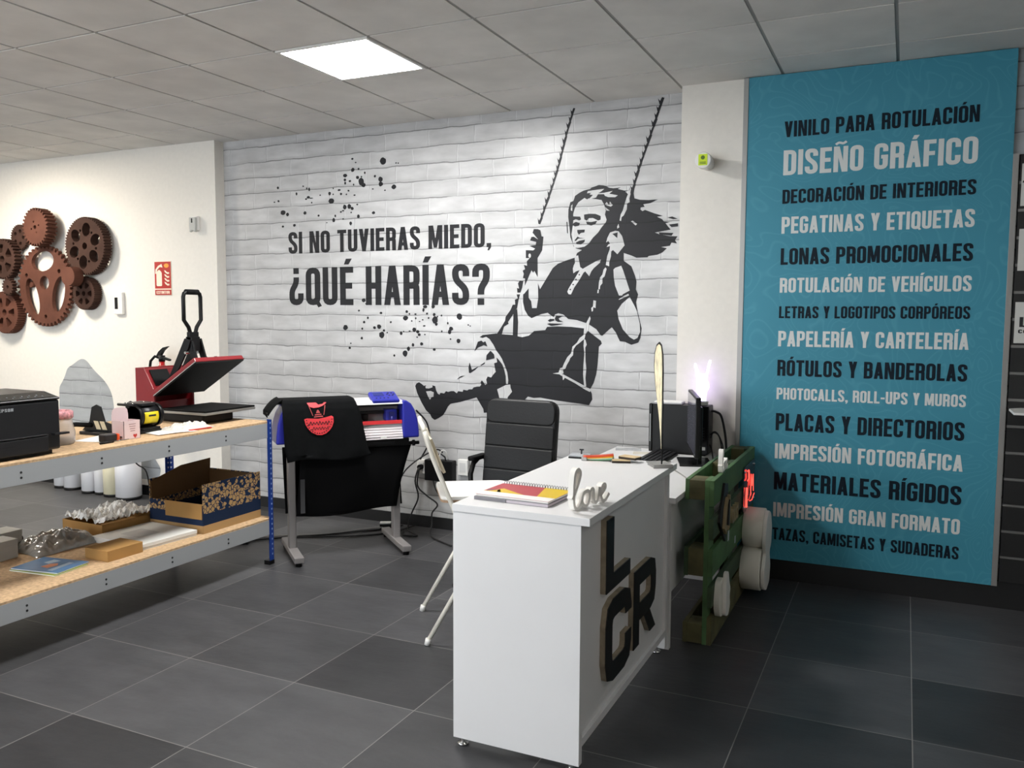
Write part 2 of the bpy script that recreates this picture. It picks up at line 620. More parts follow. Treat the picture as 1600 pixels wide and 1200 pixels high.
def lettering(text, x0, x1, z0, h, y, th, m, parent, name='lettering', M=None, gap=0.075):
    """words cut from vinyl, one mesh per word: thickness th in front (-y) of plane y"""
    for word, a, c in word_spans(text, x0, x1, gap):
        b = MB()
        for li, p in letter_polys(word, a, c, z0, h, gap):
            b.prism(p, 'xz', y - th - li * .00012, y, M)
        b.make(name, m, parent)
MURAL_BLACK=[[(-742,2052),(-760,2092),(-767,2154),(-777,2228),(-776,2278),(-763,2325),(-742,2332),(-730,2365),(-700,2383),(-670,2396),(-646,2401),(-625,2404),(-614,2413),(-593,2418),(-564,2426),(-534,2422),(-517,2417),(-493,2404),(-464,2399),(-415,2401),(-435,2393),(-389,2380),(-360,2380),(-353,2399),(-349,2366),(-354,2334),(-346,2382),(-329,2408),(-322,2397),(-328,2359),(-322,2327),(-285,2316),(-229,2311),(-167,2312),(-217,2291),(-262,2286),(-253,2269),(-279,2267),(-281,2254),(-267,2243),(-250,2250),(-188,2225),(-132,2207),(-171,2203),(-137,2186),(-126,2171),(-87,2166),(-115,2160),(-98,2138),(-81,2119),(-153,2108),(-183,2104),(-155,2093),(-86,2078),(-36,2075),(-52,2051),(-38,2030),(-74,2037),(-84,2017),(-140,2011),(-103,2002),(-133,1976),(-164,1963),(-222,1956),(-228,1948),(-302,1947),(-336,1962),(-371,1974),(-388,1980),(-387,1930),(-480,1894),(-682,1892),(-701,1971),(-719,1971),(-711,1989),(-678,2007),(-720,2019),(-738,2034)],[(-728,1958),(-786,1942),(-848,1921),(-885,1893),(-934,1819),(-978,1751),(-994,1791),(-991,1693),(-1002,1623),(-1037,1623),(-1044,1670),(-1063,1693),(-1064,1757),(-1096,1722),(-1105,1717),(-1105,1664),(-1092,1611),(-1066,1570),(-1040,1554),(-970,1581),(-920,1591),(-913,1585),(-882,1565),(-876,1562),(-866,1580),(-842,1588),(-807,1580),(-770,1550),(-709,1543),(-642,1523),(-620,1513),(-569,1482),(-539,1443),(-527,1440),(-480,1483),(-462,1497),(-433,1461),(-420,1433),(-405,1405),(-373,1403),(-327,1384),(-281,1399),(-267,1430),(-260,1491),(-269,1524),(-289,1601),(-300,1662),(-287,1711),(-303,1744),(-299,1794),(-311,1835),(-335,1893),(-387,1930),(-452,1962),(-570,1982),(-689,1985)],[(-1442,1417),(-1416,1433),(-1310,1446),(-1273,1441),(-1180,1436),(-1139,1427),(-1110,1422),(-1059,1434),(-1020,1466),(-938,1473),(-924,1495),(-853,1499),(-749,1497),(-659,1488),(-625,1469),(-537,1407),(-530,1388),(-550,1368),(-558,1246),(-567,1182),(-584,1124),(-610,1079),(-596,1052),(-592,1013),(-616,973),(-674,980),(-877,997),(-970,1009),(-1020,1004),(-1064,1012),(-1089,987),(-1226,957),(-1263,894),(-1407,880),(-1411,907),(-1465,987),(-1594,949),(-1636,940),(-1678,931),(-1699,911),(-1721,872),(-1740,846),(-1775,823),(-1810,806),(-1834,819),(-1850,847),(-1883,873),(-1921,928),(-1959,998),(-1975,1049),(-1964,1069),(-1942,1078),(-1920,1066),(-1893,1048),(-1899,1055),(-1881,1057),(-1889,1048),(-1886,1036),(-1860,1035),(-1828,1045),(-1829,1060),(-1806,1055),(-1798,1024),(-1785,1001),(-1769,993),(-1762,1007),(-1752,1007),(-1731,1004),(-1715,1022),(-1699,1017),(-1673,1024),(-1651,1025),(-1625,1010),(-1615,1026),(-1578,1023),(-1572,1038),(-1541,1034),(-1526,1043),(-1500,1044),(-1490,1058),(-1464,1065),(-1438,1067),(-1428,1080),(-1433,1097),(-1423,1111),(-1408,1095),(-1397,1080),(-1381,1087),(-1388,1118),(-1377,1140),(-1349,1134),(-1332,1156),(-1313,1175),(-1322,1211),(-1326,1236),(-1302,1243),(-1308,1279),(-1340,1332),(-1385,1406)],[(-997,2157),(-1027,2159),(-1036,2134),(-994,2087),(-1027,2107),(-1044,2106),(-1055,2083),(-1009,2071),(-1013,2050),(-1060,2047),(-1016,2026),(-1031,2015),(-1086,2018),(-1085,1964),(-1056,1964),(-1078,1942),(-1076,1912),(-1100,1918),(-1091,1889),(-1109,1879),(-1100,1857),(-1107,1829),(-1091,1825),(-1092,1777),(-1043,1881),(-1030,1864),(-1021,1877),(-997,1834),(-998,1962),(-965,2013),(-956,2105),(-970,2108),(-978,2149)],[(-1154,1717),(-1128,1717),(-1139,1680),(-1150,1624),(-1183,1575),(-1219,1526),(-1214,1514),(-1250,1493),(-1268,1437),(-1310,1435),(-1269,1493),(-1242,1534),(-1237,1563),(-1201,1608),(-1183,1646),(-1164,1647),(-1167,1681),(-1145,1689)],[(-1177,1600),(-1150,1616),(-1142,1527),(-1146,1420),(-1182,1427)],[(-1131,1811),(-1104,1809),(-1113,1761),(-1126,1729),(-1148,1729),(-1151,1761),(-1135,1757),(-1144,1792)]]
MURAL_LIGHT=[[(-744,2069),(-753,2114),(-745,2159),(-740,2203),(-741,2248),(-729,2287),(-705,2322),(-663,2348),(-645,2337),(-634,2343),(-586,2336),(-545,2328),(-527,2299),(-514,2260),(-520,2233),(-508,2199),(-513,2183),(-542,2151),(-565,2118),(-601,2086),(-630,2048),(-660,2029),(-702,2022),(-729,2023),(-739,2046)],[(-640,2391),(-605,2394),(-527,2399),(-545,2385),(-569,2373),(-533,2373),(-469,2382),(-492,2366),(-434,2352),(-451,2341),(-498,2344),(-521,2353),(-528,2365),(-569,2367),(-583,2346),(-634,2337),(-604,2364),(-628,2368),(-616,2378),(-646,2377)],[(-521,2299),(-509,2313),(-491,2292),(-487,2315),(-467,2291),(-480,2282),(-509,2292)],[(-521,2282),(-487,2256),(-508,2258)],[(-759,2272),(-758,2300),(-747,2311),(-749,2266)],[(-383,2373),(-357,2380),(-353,2393),(-348,2355),(-356,2328),(-353,2304),(-370,2297),(-372,2259),(-386,2232),(-392,2221),(-406,2211),(-409,2186),(-419,2190),(-412,2228),(-398,2254),(-387,2292),(-376,2329),(-365,2356)],[(-426,2169),(-421,2146),(-434,2138),(-435,2152)],[(-509,2052),(-500,2083),(-483,2115),(-448,2125),(-425,2121),(-401,2090),(-383,2029),(-406,2002),(-431,1973),(-461,2001),(-473,1993),(-475,1960),(-486,1921),(-486,1896),(-509,1905),(-504,1939),(-499,1966),(-484,2005),(-482,2027),(-505,2022),(-494,2038),(-482,2043),(-494,2060)],[(-342,2181),(-331,2185),(-301,2163),(-311,2154),(-319,2161)],[(-456,1874),(-445,1885),(-404,1898),(-392,1872),(-374,1822),(-344,1737),(-390,1713),(-395,1705),(-416,1705),(-443,1768),(-453,1824)],[(-418,1680),(-384,1701),(-352,1716),(-348,1705),(-415,1677)],[(-343,1695),(-308,1634),(-292,1601),(-273,1524),(-269,1469),(-287,1429),(-310,1418),(-339,1434),(-386,1484),(-416,1551),(-426,1606),(-395,1651)],[(-728,1957),(-704,1974),(-695,1929),(-688,1895),(-670,1883),(-628,1905),(-569,1935),(-544,1941),(-551,1920),(-592,1887),(-610,1865),(-624,1834),(-652,1866),(-664,1858),(-693,1810),(-729,1760),(-752,1714),(-769,1716),(-778,1732),(-769,1754),(-724,1822),(-691,1875),(-718,1867),(-736,1855),(-740,1885),(-734,1907),(-725,1924)],[(-512,1889),(-503,1880),(-517,1830),(-532,1819),(-531,1786),(-546,1769),(-549,1747),(-558,1747),(-555,1792),(-547,1825),(-532,1842),(-524,1875)],[(-563,1744),(-555,1744),(-557,1721),(-566,1722)],[(-592,1674),(-574,1671),(-577,1623),(-592,1629),(-595,1603),(-603,1600),(-607,1623),(-595,1634)],[(-1416,1412),(-1389,1420),(-1363,1406),(-1332,1366),(-1310,1326),(-1287,1300),(-1264,1267),(-1242,1220),(-1223,1174),(-1215,1120),(-1218,1091),(-1232,1094),(-1234,1146),(-1246,1193),(-1264,1233),(-1294,1266),(-1317,1286),(-1340,1312),(-1355,1339),(-1378,1352),(-1393,1386),(-1408,1392)],[(-1301,1052),(-1234,1085),(-1200,1091),(-1197,1067),(-1185,1040),(-1219,1001),(-1226,957),(-1278,955),(-1286,1002)],[(-616,1570),(-611,1552),(-622,1514),(-625,1476),(-645,1450),(-652,1418),(-686,1391),(-713,1371),(-730,1345),(-733,1306),(-753,1286),(-760,1267),(-777,1240),(-787,1214),(-805,1207),(-801,1181),(-822,1173),(-879,1178),(-836,1186),(-826,1216),(-809,1220),(-795,1253),(-774,1292),(-747,1319),(-737,1364),(-706,1391),(-686,1423),(-659,1443),(-656,1482),(-639,1527)],[(-655,1417),(-645,1411),(-636,1379),(-646,1360),(-643,1270),(-637,1218),(-642,1154),(-636,1102),(-651,1097),(-659,1179),(-657,1244),(-652,1321),(-658,1372)],[(-822,1180),(-801,1174),(-648,1102),(-599,1078),(-610,1063),(-641,1076),(-717,1118),(-790,1152),(-804,1134),(-808,1161),(-829,1173)],[(-1882,1013),(-1844,1018),(-1817,1009),(-1820,976),(-1836,973),(-1850,954),(-1866,978)],[(-1047,1979),(-1048,1973),(-1050,1968),(-1054,1966),(-1059,1966),(-1063,1969),(-1065,1974),(-1066,1980),(-1065,1986),(-1063,1991),(-1059,1994),(-1054,1994),(-1051,1991),(-1048,1986)]]
MURAL_INK=[[(-741,2231),(-692,2227),(-685,2209),(-698,2202),(-722,2211),(-740,2205)],[(-741,2185),(-722,2194),(-693,2185),(-700,2168),(-728,2164),(-744,2174)],[(-665,2239),(-626,2243),(-585,2240),(-558,2229),(-548,2223),(-549,2201),(-566,2196),(-602,2214),(-632,2214),(-644,2198),(-662,2207)],[(-650,2193),(-614,2188),(-572,2195),(-584,2174),(-614,2165),(-643,2174)],[(-712,2141),(-658,2141),(-661,2122),(-685,2120),(-700,2108),(-710,2124)],[(-731,2071),(-709,2097),(-694,2089),(-657,2084),(-703,2083),(-721,2068)],[(-720,2058),(-696,2069),(-656,2075),(-660,2059),(-684,2044),(-715,2047)],[(-104,2195),(-72,2200),(-36,2184),(-66,2183)],[(-93,2151),(-35,2156),(-35,2137),(-76,2134)],[(-158,2104),(-63,2097),(-75,2080),(-152,2091)],[(-789,2197),(-784,2197),(-779,2118),(-784,2126)],[(-467,2106),(-431,2114),(-433,2077)],[(-688,1844),(-690,1841),(-694,1839),(-698,1841),(-699,1844),(-698,1848),(-694,1849),(-690,1848)],[(-711,1813),(-713,1810),(-716,1808),(-720,1810),(-722,1814),(-720,1817),(-717,1819),(-713,1817)],[(-731,1780),(-733,1776),(-737,1775),(-741,1776),(-742,1780),(-741,1783),(-737,1785),(-733,1783)],[(-751,1747),(-753,1743),(-757,1742),(-761,1743),(-762,1747),(-761,1751),(-757,1752),(-753,1750)],[(-919,1539),(-901,1550),(-872,1549),(-871,1539),(-907,1530)],[(-867,1554),(-857,1572),(-806,1571),(-841,1554),(-832,1540),(-806,1533),(-844,1530),(-863,1539)],[(-924,1515),(-907,1520),(-806,1517),(-850,1507),(-894,1502)],[(-1481,1318),(-1454,1385),(-1427,1393),(-1412,1381),(-1395,1389),(-1380,1352),(-1408,1362),(-1454,1344)],[(-1389,1255),(-1385,1291),(-1355,1323),(-1327,1299),(-1323,1271),(-1362,1261)],[(-1526,1163),(-1529,1200),(-1521,1234),(-1503,1183),(-1450,1210),(-1474,1187),(-1516,1159)],[(-1434,1219),(-1399,1241),(-1402,1229),(-1428,1216)],[(-1623,1113),(-1593,1135),(-1561,1141),(-1594,1126)]]
MURAL_ROPES=[[(-744,2936),(-785,2811),(-813,2709),(-846,2586),(-885,2463),(-988,2191)],[(-148,2944),(-189,2818),(-239,2673),(-299,2507),(-337,2373)]]
MURAL_DOTS=[(-2515,2737,10,8),(-2485,2708,7,5),(-2241,2701,27,26),(-2129,2679,6,5),(-2110,2677,6,5),(-2512,2655,15,15),(-2460,2659,8,8),(-2582,2617,19,13),(-2404,2627,8,9),(-2469,2596,14,13),(-2435,2600,7,6),(-2437,2565,25,27),(-2418,2538,19,16),(-2315,2596,9,9),(-2265,2570,18,19),(-2264,2536,19,17),(-2150,2509,19,17),(-2585,2586,11,11),(-2583,2561,8,11),(-2539,2574,11,8),(-2506,2546,6,7),(-2639,2513,13,7),(-2553,2504,8,7),(-2622,2483,10,9),(-2573,2478,6,6),(-2695,2485,6,6),(-2694,2529,5,6),(-2728,2492,12,14),(-2712,2435,28,21),(-2589,2384,16,18),(-2548,2385,16,19),(-2521,2370,14,12),(-2475,2397,8,6),(-2334,2504,8,5),(-2227,2488,7,5),(-2499,2468,9,5),(-3180,2371,24,19),(-3135,2353,14,14),(-2965,2357,14,12),(-2835,2331,10,8),(-2678,2322,7,10),(-2693,2291,13,16),(-2605,2357,12,5),(-2625,2349,8,7),(-2531,2341,6,6),(-2465,2309,12,13),(-2330,2329,14,11),(-2537,2260,12,14),(-2606,2296,7,5),(-2758,2274,8,3),(-3183,2262,10,9),(-3069,2267,12,11),(-3226,2564,10,10),(-3044,2508,8,12),(-3222,2461,9,8),(-3263,2455,8,5),(-2930,2475,15,10),(-2952,2463,9,7),(-2901,2467,17,4),(-2921,2535,8,14),(-2944,2543,6,8),(-2817,2485,7,5),(-2899,2433,6,6),(-2978,2562,8,5),(-2470,1603,9,7),(-2270,1586,11,9),(-2389,1549,8,10),(-2424,1517,10,10),(-2595,1474,22,19),(-2441,1467,8,8),(-2185,1518,8,8),(-2289,1484,19,17),(-2330,1476,12,11),(-2265,1423,23,25),(-2246,1455,10,9),(-2446,1395,10,10),(-2548,1354,7,5),(-2558,1319,11,9),(-2217,1440,6,6),(-2095,1436,12,13),(-2073,1450,6,5),(-2021,1453,8,5),(-1981,1464,16,16),(-1951,1450,13,13),(-1939,1428,12,10),(-1957,1410,7,5),(-2056,1550,22,18),(-2045,1597,11,11),(-2022,1580,6,7),(-1970,1578,9,6),(-1968,1548,7,8),(-2002,1528,6,6),(-1935,1525,7,4),(-1909,1537,6,5),(-1888,1633,17,11),(-1902,1609,9,14),(-1872,1583,8,8),(-1859,1550,6,7),(-1821,1633,14,14),(-1804,1537,24,27),(-1812,1575,11,12),(-1795,1507,11,12),(-1751,1569,7,7),(-1785,1561,6,6),(-1604,1562,23,22),(-1699,1514,6,9),(-1672,1475,17,15),(-1684,1451,14,17),(-1749,1455,6,7),(-1611,1388,15,16),(-1677,1400,6,6),(-1993,1352,10,13),(-1919,1361,12,12),(-2032,1322,13,17),(-2061,1288,20,24),(-1812,1322,12,9),(-2156,1270,8,9),(-1891,1430,6,5),(-1532,1503,6,5),(-1516,1496,5,4),(-1896,1493,11,5),(-2425,1682,18,15),(-2396,1655,14,11)]

# ================================================================== THE ROOM
white_wall = mat('white_plaster', 'e6e2da', 0.85, noise=0.02, nscale=30, bump=0.05, spec=0.2)
black_base = mat('black_baseboard', '161617', 0.45, noise=0.15, nscale=12)
brick_light = brick_mat('printed_white_brick', 'c5c5c5')
brick_black = brick_mat('printed_black_ink', '222225', 0.6, 0.5, 0.25)
brick_grey = brick_mat('printed_grey_brick', 'a9adb0', 0.8)
ceil_m = mat('ceiling_tile', 'dedcd8', 0.9, noise=0.08, nscale=3.2, bump=0.12, spec=0.1)
bar_m = mat('ceiling_bar', '9a9894', 0.6)
alu = mat('aluminium', '9d9c99', 0.4, 0.5)
white_met = mat('white_enamel', 'e9e7e2', 0.35)
white_pl = mat('white_plastic', 'e8e7e3', 0.4)
white_lam = mat('white_laminate', 'e4e3e3', 0.38, noise=0.015, nscale=4)
black_pl = mat('black_plastic', '09090a', 0.42, spec=.3)
black_gl = mat('black_gloss', '060607', 0.2, spec=.4)
black_rub = mat('black_rubber', '0a0a0b', 0.75, spec=.2)
dark_met = mat('dark_metal', '1c1c1f', 0.4, 0.4)
chrome = mat('chrome', 'd8d8d8', 0.15, 1.0)
paper = mat('white_paper', 'efeeea', 0.8, spec=0.2)
ink = mat('black_ink', '1c1c1e', 0.7)
cable_m = mat('black_cable', '141416', 0.5)

b = MB(); b.box(-9, 4.6, -7.6, 0.62, -0.1, 0.0)
struct('floor', b, tile_mat('slate_floor_tile'))

# suspended ceiling: tiles with a reveal round each, bars set back in the grooves
b = MB(); bars = MB()
light_cells = {(round(l[0] / .6), round(l[1] / .6)) for l in LIGHTS}
for i in range(-15, 8):
    for j in range(-13, 1):
        if (i, j) in light_cells:
            continue
        x0, y0 = i * .6, j * .6
        y1 = min(y0 + .6, .60)
        g = .0085
        z0, z1 = H, H + .012
        xs0, xs1, ys0, ys1 = x0 + g, x0 + .6 - g, y0 + g, y1 - g
        b.box(xs0, xs1, ys0, ys1, z0, z1)
for i in range(-15, 9):
    bars.box(i * .6 - .012, i * .6 + .012, -7.6, .6, H + .0045, H + .02)
for j in range(-13, 2):
    bars.box(-9, 4.6, j * .6 - .012, j * .6 + .012, H + .005, H + .02)
b.box(-9, 4.6, -7.6, .62, H + .10, H + .16)
struct('ceiling', b, ceil_m)
struct('trim_1', bars, bar_m)

b = MB(); b.box(-3.80, .40, .50, .62, 0, H + .1); struct('wall_back', b, brick_light)
b = MB(); b.box(-9, -3.78, .40, .62, 0, H + .1); struct('wall_back_left', b, white_wall)
b = MB(); b.box(.012, .384, .35, .50, 0, H + .1); struct('wall_pillar', b, white_wall)
b = MB(); b.box(.384, 4.6, .36, .62, 0, H + .1); struct('wall_back_right', b, brick_grey)
b = MB(); b.box(-9.1, -9, -7.6, .62, 0, H + .1); struct('wall_left', b, white_wall)
b = MB(); b.box(4.6, 4.7, -7.6, .62, 0, H + .1); struct('wall_right', b, white_wall)
b = MB()
b.box(-9, -7.5, -7.7, -7.6, 0, H + .1); b.box(-.5, 4.6, -7.7, -7.6, 0, H + .1)
b.box(-7.5, -.5, -7.7, -7.6, 0, .4); b.box(-7.5, -.5, -7.7, -7.6, 2.7, H + .1)  # opening added out of view, left side only, to let fill light in
struct('wall_front', b, white_wall)
wf = MB()  # frame of the unseen window added for frontal fill light
for x in (-7.5, -5.2, -2.85, -.55):
    wf.box(x, x + .05, -7.68, -7.62, .4, 2.7)
wf.box(-7.5, -.5, -7.68, -7.62, .4, .45); wf.box(-7.5, -.5, -7.68, -7.62, 2.65, 2.7)
struct('added_fill_window', wf, dark_met)
b = MB(); b.box(-3.78, .012, .488, .50, 0, .085); struct('baseboard_back', b, black_base)
b = MB(); b.box(-9, -3.768, .388, .40, 0, .085); b.box(-3.78, -3.768, .40, .49, 0, .085); struct('baseboard_left', b, black_base)
b = MB(); b.box(.012, .384, .338, .35, 0, .085); b.box(.384, 4.6, .338, .36, 0, .15); struct('baseboard_right', b, black_base)

# ------------------------------------------------------------------ ceiling LED panels
for k, (x, y, st, c) in enumerate(LIGHTS):
    t = thing('ceiling_light', ['square white LED panel shining in the ceiling above the mural', 'warm white LED panel in the ceiling in front of the gear wall', 'square LED panel in the ceiling before the reception counter', 'square LED panel in the ceiling right of the reception counter', 'warm LED panel in the ceiling by the shop front'][k], 'ceiling light', (x + .3, y + .3, H), 0, 'LED panels in the ceiling')
    f = MB()
    o_, i_ = .292, .272
    f.ringprism([(-o_, -o_), (o_, -o_), (o_, o_), (-o_, o_)], [(-i_, -i_), (i_, -i_), (i_, i_), (-i_, i_)], 'xy', -.006, .02)
    f.box(-o_, o_, -o_, o_, .02, .03)
    f.make('frame', white_met, t)
    d = MB(); d.box(-i_, i_, -i_, i_, -.002, .004)
    d.make('diffuser', mat('led_diffuser_%d' % k, 'ffffff', 0.5, emit=c, estr=st), t)

# ================================================================== MURAL
mural = thing('mural', 'black stencil mural of a person on a swing on the white brick wall', 'mural', (-1.2, .50, 1.5))
MINV = Matrix.Translation((1.2, -.50, -1.5))
YW = .4995
def flat(polys, th, name, m, parent=mural, step=.00005):
    b = MB()
    for k, p in enumerate(polys):
        b.prism([(x / 1000, z / 1000) for x, z in p], 'xz', YW - th - k * step, YW, MINV)
    return b.make(name, m, parent)
flat(MURAL_BLACK, .0012, 'swinging_person', brick_black)
for k, P in enumerate(MURAL_LIGHT):
    flat([P], .0018 + k * .00002, 'pale_cutout', brick_light)
for k, P in enumerate(MURAL_INK):
    flat([P], .0026 + k * .00002, 'stencil_detail', brick_black)
# frayed ropes: a spine with twisted barbs
rope_polys = []
for R in MURAL_ROPES:
    P = [Vector((x, z)) for x, z in R]
    step = 0
    for a, c in zip(P, P[1:]):
        d = (c - a); L = d.length; d.normalize(); nrm = Vector((-d.y, d.x))
        if nrm.x > 0: nrm = -nrm
        k = max(1, int(L / 42))
        for q in range(k):
            s0, s1 = a + d * (L * q / k), a + d * (L * (q + 1) / k)
            wd = 8 + 4 * random.random()
            rope_polys.append([tuple(s0 - nrm * wd), tuple(s0 + nrm * wd * .4), tuple(s0 + (s1 - s0) * .55 + nrm * (wd * .8)), tuple(s0 + (s1 - s0) * .30 + nrm * (wd * 2.3)), tuple(s1 + nrm * wd * .6), tuple(s1 - nrm * wd * .8)])
flat(rope_polys, .0012, 'swing_rope', brick_black, step=.00001)
dots = []
for x, z, rx, rz in MURAL_DOTS:
    n = 12
    j = [1 + random.uniform(-.12, .12) for _ in range(n)]
    dots.append([(x + rx * j[k] * cos(2 * pi * k / n), z + rz * j[k] * sin(2 * pi * k / n)) for k in range(n)])
o = flat(dots, .0015, 'paint_splatter', brick_black, step=.000005); o['kind'] = 'stuff'
lettering('SI NO TUVIERAS MIEDO,', -3.130, -1.352, 2.047, .168, YW, .0016, brick_black, mural, M=MINV)
lettering('¿QUÉ HARÍAS?', -3.130, -1.362, 1.645, .290, YW, .0016, brick_black, mural, M=MINV)

# ================================================================== SERVICE SIGN (blue panel)
def teal_mat():
    m = mat('teal_vinyl', '3f8da3', 0.5, spec=0.35)
    nt = m.node_tree; bs = nt.nodes['Principled BSDF']
    tc = nt.nodes.new('ShaderNodeTexCoord')
    n = nt.nodes.new('ShaderNodeTexNoise'); n.inputs['Scale'].default_value = 2.4; n.inputs['Detail'].default_value = 1; n.inputs['Distortion'].default_value = 1.6
    nt.links.new(tc.outputs['Object'], n.inputs['Vector'])
    ln = math_n(nt, 'ABSOLUTE', math_n(nt, 'SUBTRACT', math_n(nt, 'FRACT', math_n(nt, 'MULTIPLY', n.outputs[0], 14.0)), .5))
    f = math_n(nt, 'SUBTRACT', 1.0, math_n(nt, 'DIVIDE', ln, .16), clamp=True)
    c = lin('3f8da3')
    nt.links.new(mix_n(nt, math_n(nt, 'MULTIPLY', f, .22), c, lin('62aec2')), bs.inputs['Base Color'])
    return m
sign = thing('service_sign', 'tall teal wall panel listing the shop services in navy and white capitals', 'sign', (1.08, .36, 0))
SM = Matrix.Translation((-1.08, -.36, 0))
b = MB(); b.box(.412, 1.765, .322, .36, .125, H - .004, SM); b.make('board', teal_mat(), sign, .001)
b = MB(); b.box(.384, .412, .318, .36, .125, H - .004, SM); b.make('edge_strip', alu, sign, .001)
b = MB(); b.box(1.765, 1.792, .318, .36, .125, 2.42, SM); b.make('edge_strip', alu, sign, .001)
navy = mat('navy_vinyl', '0a1a26', 0.55, spec=.2)
pale = mat('pale_vinyl', 'd8dcda', 0.6, spec=.25)
LINES = [('VINILO PARA ROTULACIÓN', 2.599, .089, 1), ('DISEÑO GRÁFICO', 2.384, .141, 0), ('DECORACIÓN DE INTERIORES', 2.222, .080, 1), ('PEGATINAS Y ETIQUETAS', 2.051, .096, 0), ('LONAS PROMOCIONALES', 1.872, .095, 1), ('ROTULACIÓN DE VEHÍCULOS', 1.711, .085, 0), ('LETRAS Y LOGOTIPOS CORPÓREOS', 1.563, .069, 1), ('PAPELERÍA Y CARTELERÍA', 1.398, .0905, 0), ('RÓTULOS Y BANDEROLAS', 1.2255, .094, 1), ('PHOTOCALLS, ROLL-UPS Y MUROS', 1.087, .068, 0), ('PLACAS Y DIRECTORIOS', .9025, .102, 1), ('IMPRESIÓN FOTOGRÁFICA', .7345, .0905, 0), ('MATERIALES RÍGIDOS', .548, .106, 1), ('IMPRESIÓN GRAN FORMATO', .3855, .0855, 0), ('TAZAS, CAMISETAS Y SUDADERAS', .2465, .0715, 1)]
for txt, z, h, dk in LINES:
    lettering(txt, .618, 1.603, z, h, .322, .0015, navy if dk else pale, sign, M=SM, gap=.065)

# ================================================================== SLATWALL at the right edge
sw = thing('slatwall', 'black slatted display wall with white side edge beside the teal panel', 'display wall', (2.6, .36, 0))
WM = Matrix.Translation((-2.6, -.36, 0))
b = MB()
slat_z = [.142 * k for k in range(1, 17)]
for z in slat_z:
    b.box(1.80, 3.4, .325, .345, z + .008, min(z + .134, 2.42), WM)
b.box(1.80, 3.4, .345, .359, .142, 2.42, WM)
b.make('slat_panel', mat('black_slat', '141414', .5, noise=.2, nscale=8), sw, .001)
b = MB()
for z in slat_z[1:]:
    b.box(1.80, 3.4, .334, .346, z - .007, z + .008, WM)
b.make('groove_insert', mat('groove_aluminium', '8d8c8a', .4, .6), sw)
sheet_m = mat('white_card', 'cfcfca', .7)
def placard(x0, x1, z0, z1, label):
    t = thing('placard', label, 'sign', (x0, .318, z0))
    bb = MB(); bb.box(0, x1 - x0, 0, .005, 0, z1 - z0); bb.make('card', sheet_m, t)
    return t
t = placard(1.808, 2.12, 2.15, 2.367, 'upper white placard with black drawings on the black slatwall')
b = MB()
b.ringprism([(.02, .165), (.06, .165), (.06, .20), (.02, .20)], [(.028, .172), (.052, .172), (.052, .193), (.028, .193)], 'xz', -.001, 0)
for k in range(46):
    x, z, r = random.uniform(.015, .28), random.uniform(.02, .145), random.uniform(.006, .017)
    n = 7
    b.prism([(x + r * random.uniform(.5, 1.3) * cos(2 * pi * q / n), z + r * random.uniform(.5, 1.3) * sin(2 * pi * q / n)) for q in range(n)], 'xz', -.001, 0)
b.make('drawing', ink, t)
t = placard(1.810, 2.12, 1.816, 2.032, 'middle white placard with script writing on the black slatwall')
b = MB()
for dz in (.155, .105):
    pts = [(.035 + .012 * k, dz + .018 * sin(k * 1.7)) for k in range(20)]
    b.tube([(x, -.001, z) for x, z in pts], .003, 5)
b.make('writing', ink, t)
t = placard(1.810, 2.12, 1.438, 1.653, 'lower white placard with bold black words on the black slatwall')
bl = MB()
for _, p in letter_polys('Lo', .022, .11, .085, .052): bl.prism(p, 'xz', -.001, 0)
for _, p in letter_polys('con', .018, .085, .052, .028): bl.prism(p, 'xz', -.001, 0)
for _, p in letter_polys('de', .055, .085, .035, .022): bl.prism(p, 'xz', -.001, 0)
bl.make('writing', ink, t)
b = MB(); b.prism([(0, 0), (.5, 0), (.5, .28), (.06, .28), (0, .22)], 'xy', 0, .012, Matrix.Translation((0, -.28, 0)))
tag(b.make('display_shelf', white_pl, None, .001), 'white shelf jutting from the black slatwall below the placards', 'shelf', loc=(1.800, .324, 1.085))

# ================================================================== GEARS on the white wall
rust = mat('rusty_brown', '5d3a2e', .75, noise=.18, nscale=6, bump=.15, spec=.2)
rust_d = mat('dark_brown_rust', '432e26', .8, noise=.2, nscale=8, bump=.15, spec=.2)
def gear_outline(R, teeth, depth, duty=.5):
    pts = []
    for k in range(teeth):
        a0 = 2 * pi * k / teeth
        for f, r in ((-.30, R - depth), (-.17, R), (.17, R), (.30, R - depth)):
            a = a0 + f * 2 * pi / teeth
            pts.append((r * cos(a), r * sin(a)))
    return pts
def add_gear(b, R, teeth, depth, th, holes):
    """flat toothed disc in the xz plane with through holes (closed outlines), front at y = -th"""
    bm = b.bm
    for y in (-th, 0.0):
        edges = []
        for L in [gear_outline(R, teeth, depth)] + holes:
            vs = [bm.verts.new((x, y, z)) for x, z in L]
            edges += [bm.edges.new((vs[i], vs[(i + 1) % len(vs)])) for i in range(len(vs))]
        bmesh.ops.triangle_fill(bm, edges=edges, use_beauty=True)
    for L in [gear_outline(R, teeth, depth)] + holes:
        n = len(L)
        f = [bm.verts.new((x, -th, z)) for x, z in L]
        k = [bm.verts.new((x, 0, z)) for x, z in L]
        for i in range(n):
            b._face([f[i], f[(i + 1) % n], k[(i + 1) % n], k[i]])
    bmesh.ops.remove_doubles(bm, verts=bm.verts[:], dist=1e-5)
def circ(cx, cz, r, n=18, rz=None, rot=0.0):
    rz = r if rz is None else rz
    return [(cx + r * cos(t) * cos(rot) - rz * sin(t) * sin(rot), cz + r * cos(t) * sin(rot) + rz * sin(t) * cos(rot)) for t in [2 * pi * k / n for k in range(n)]]
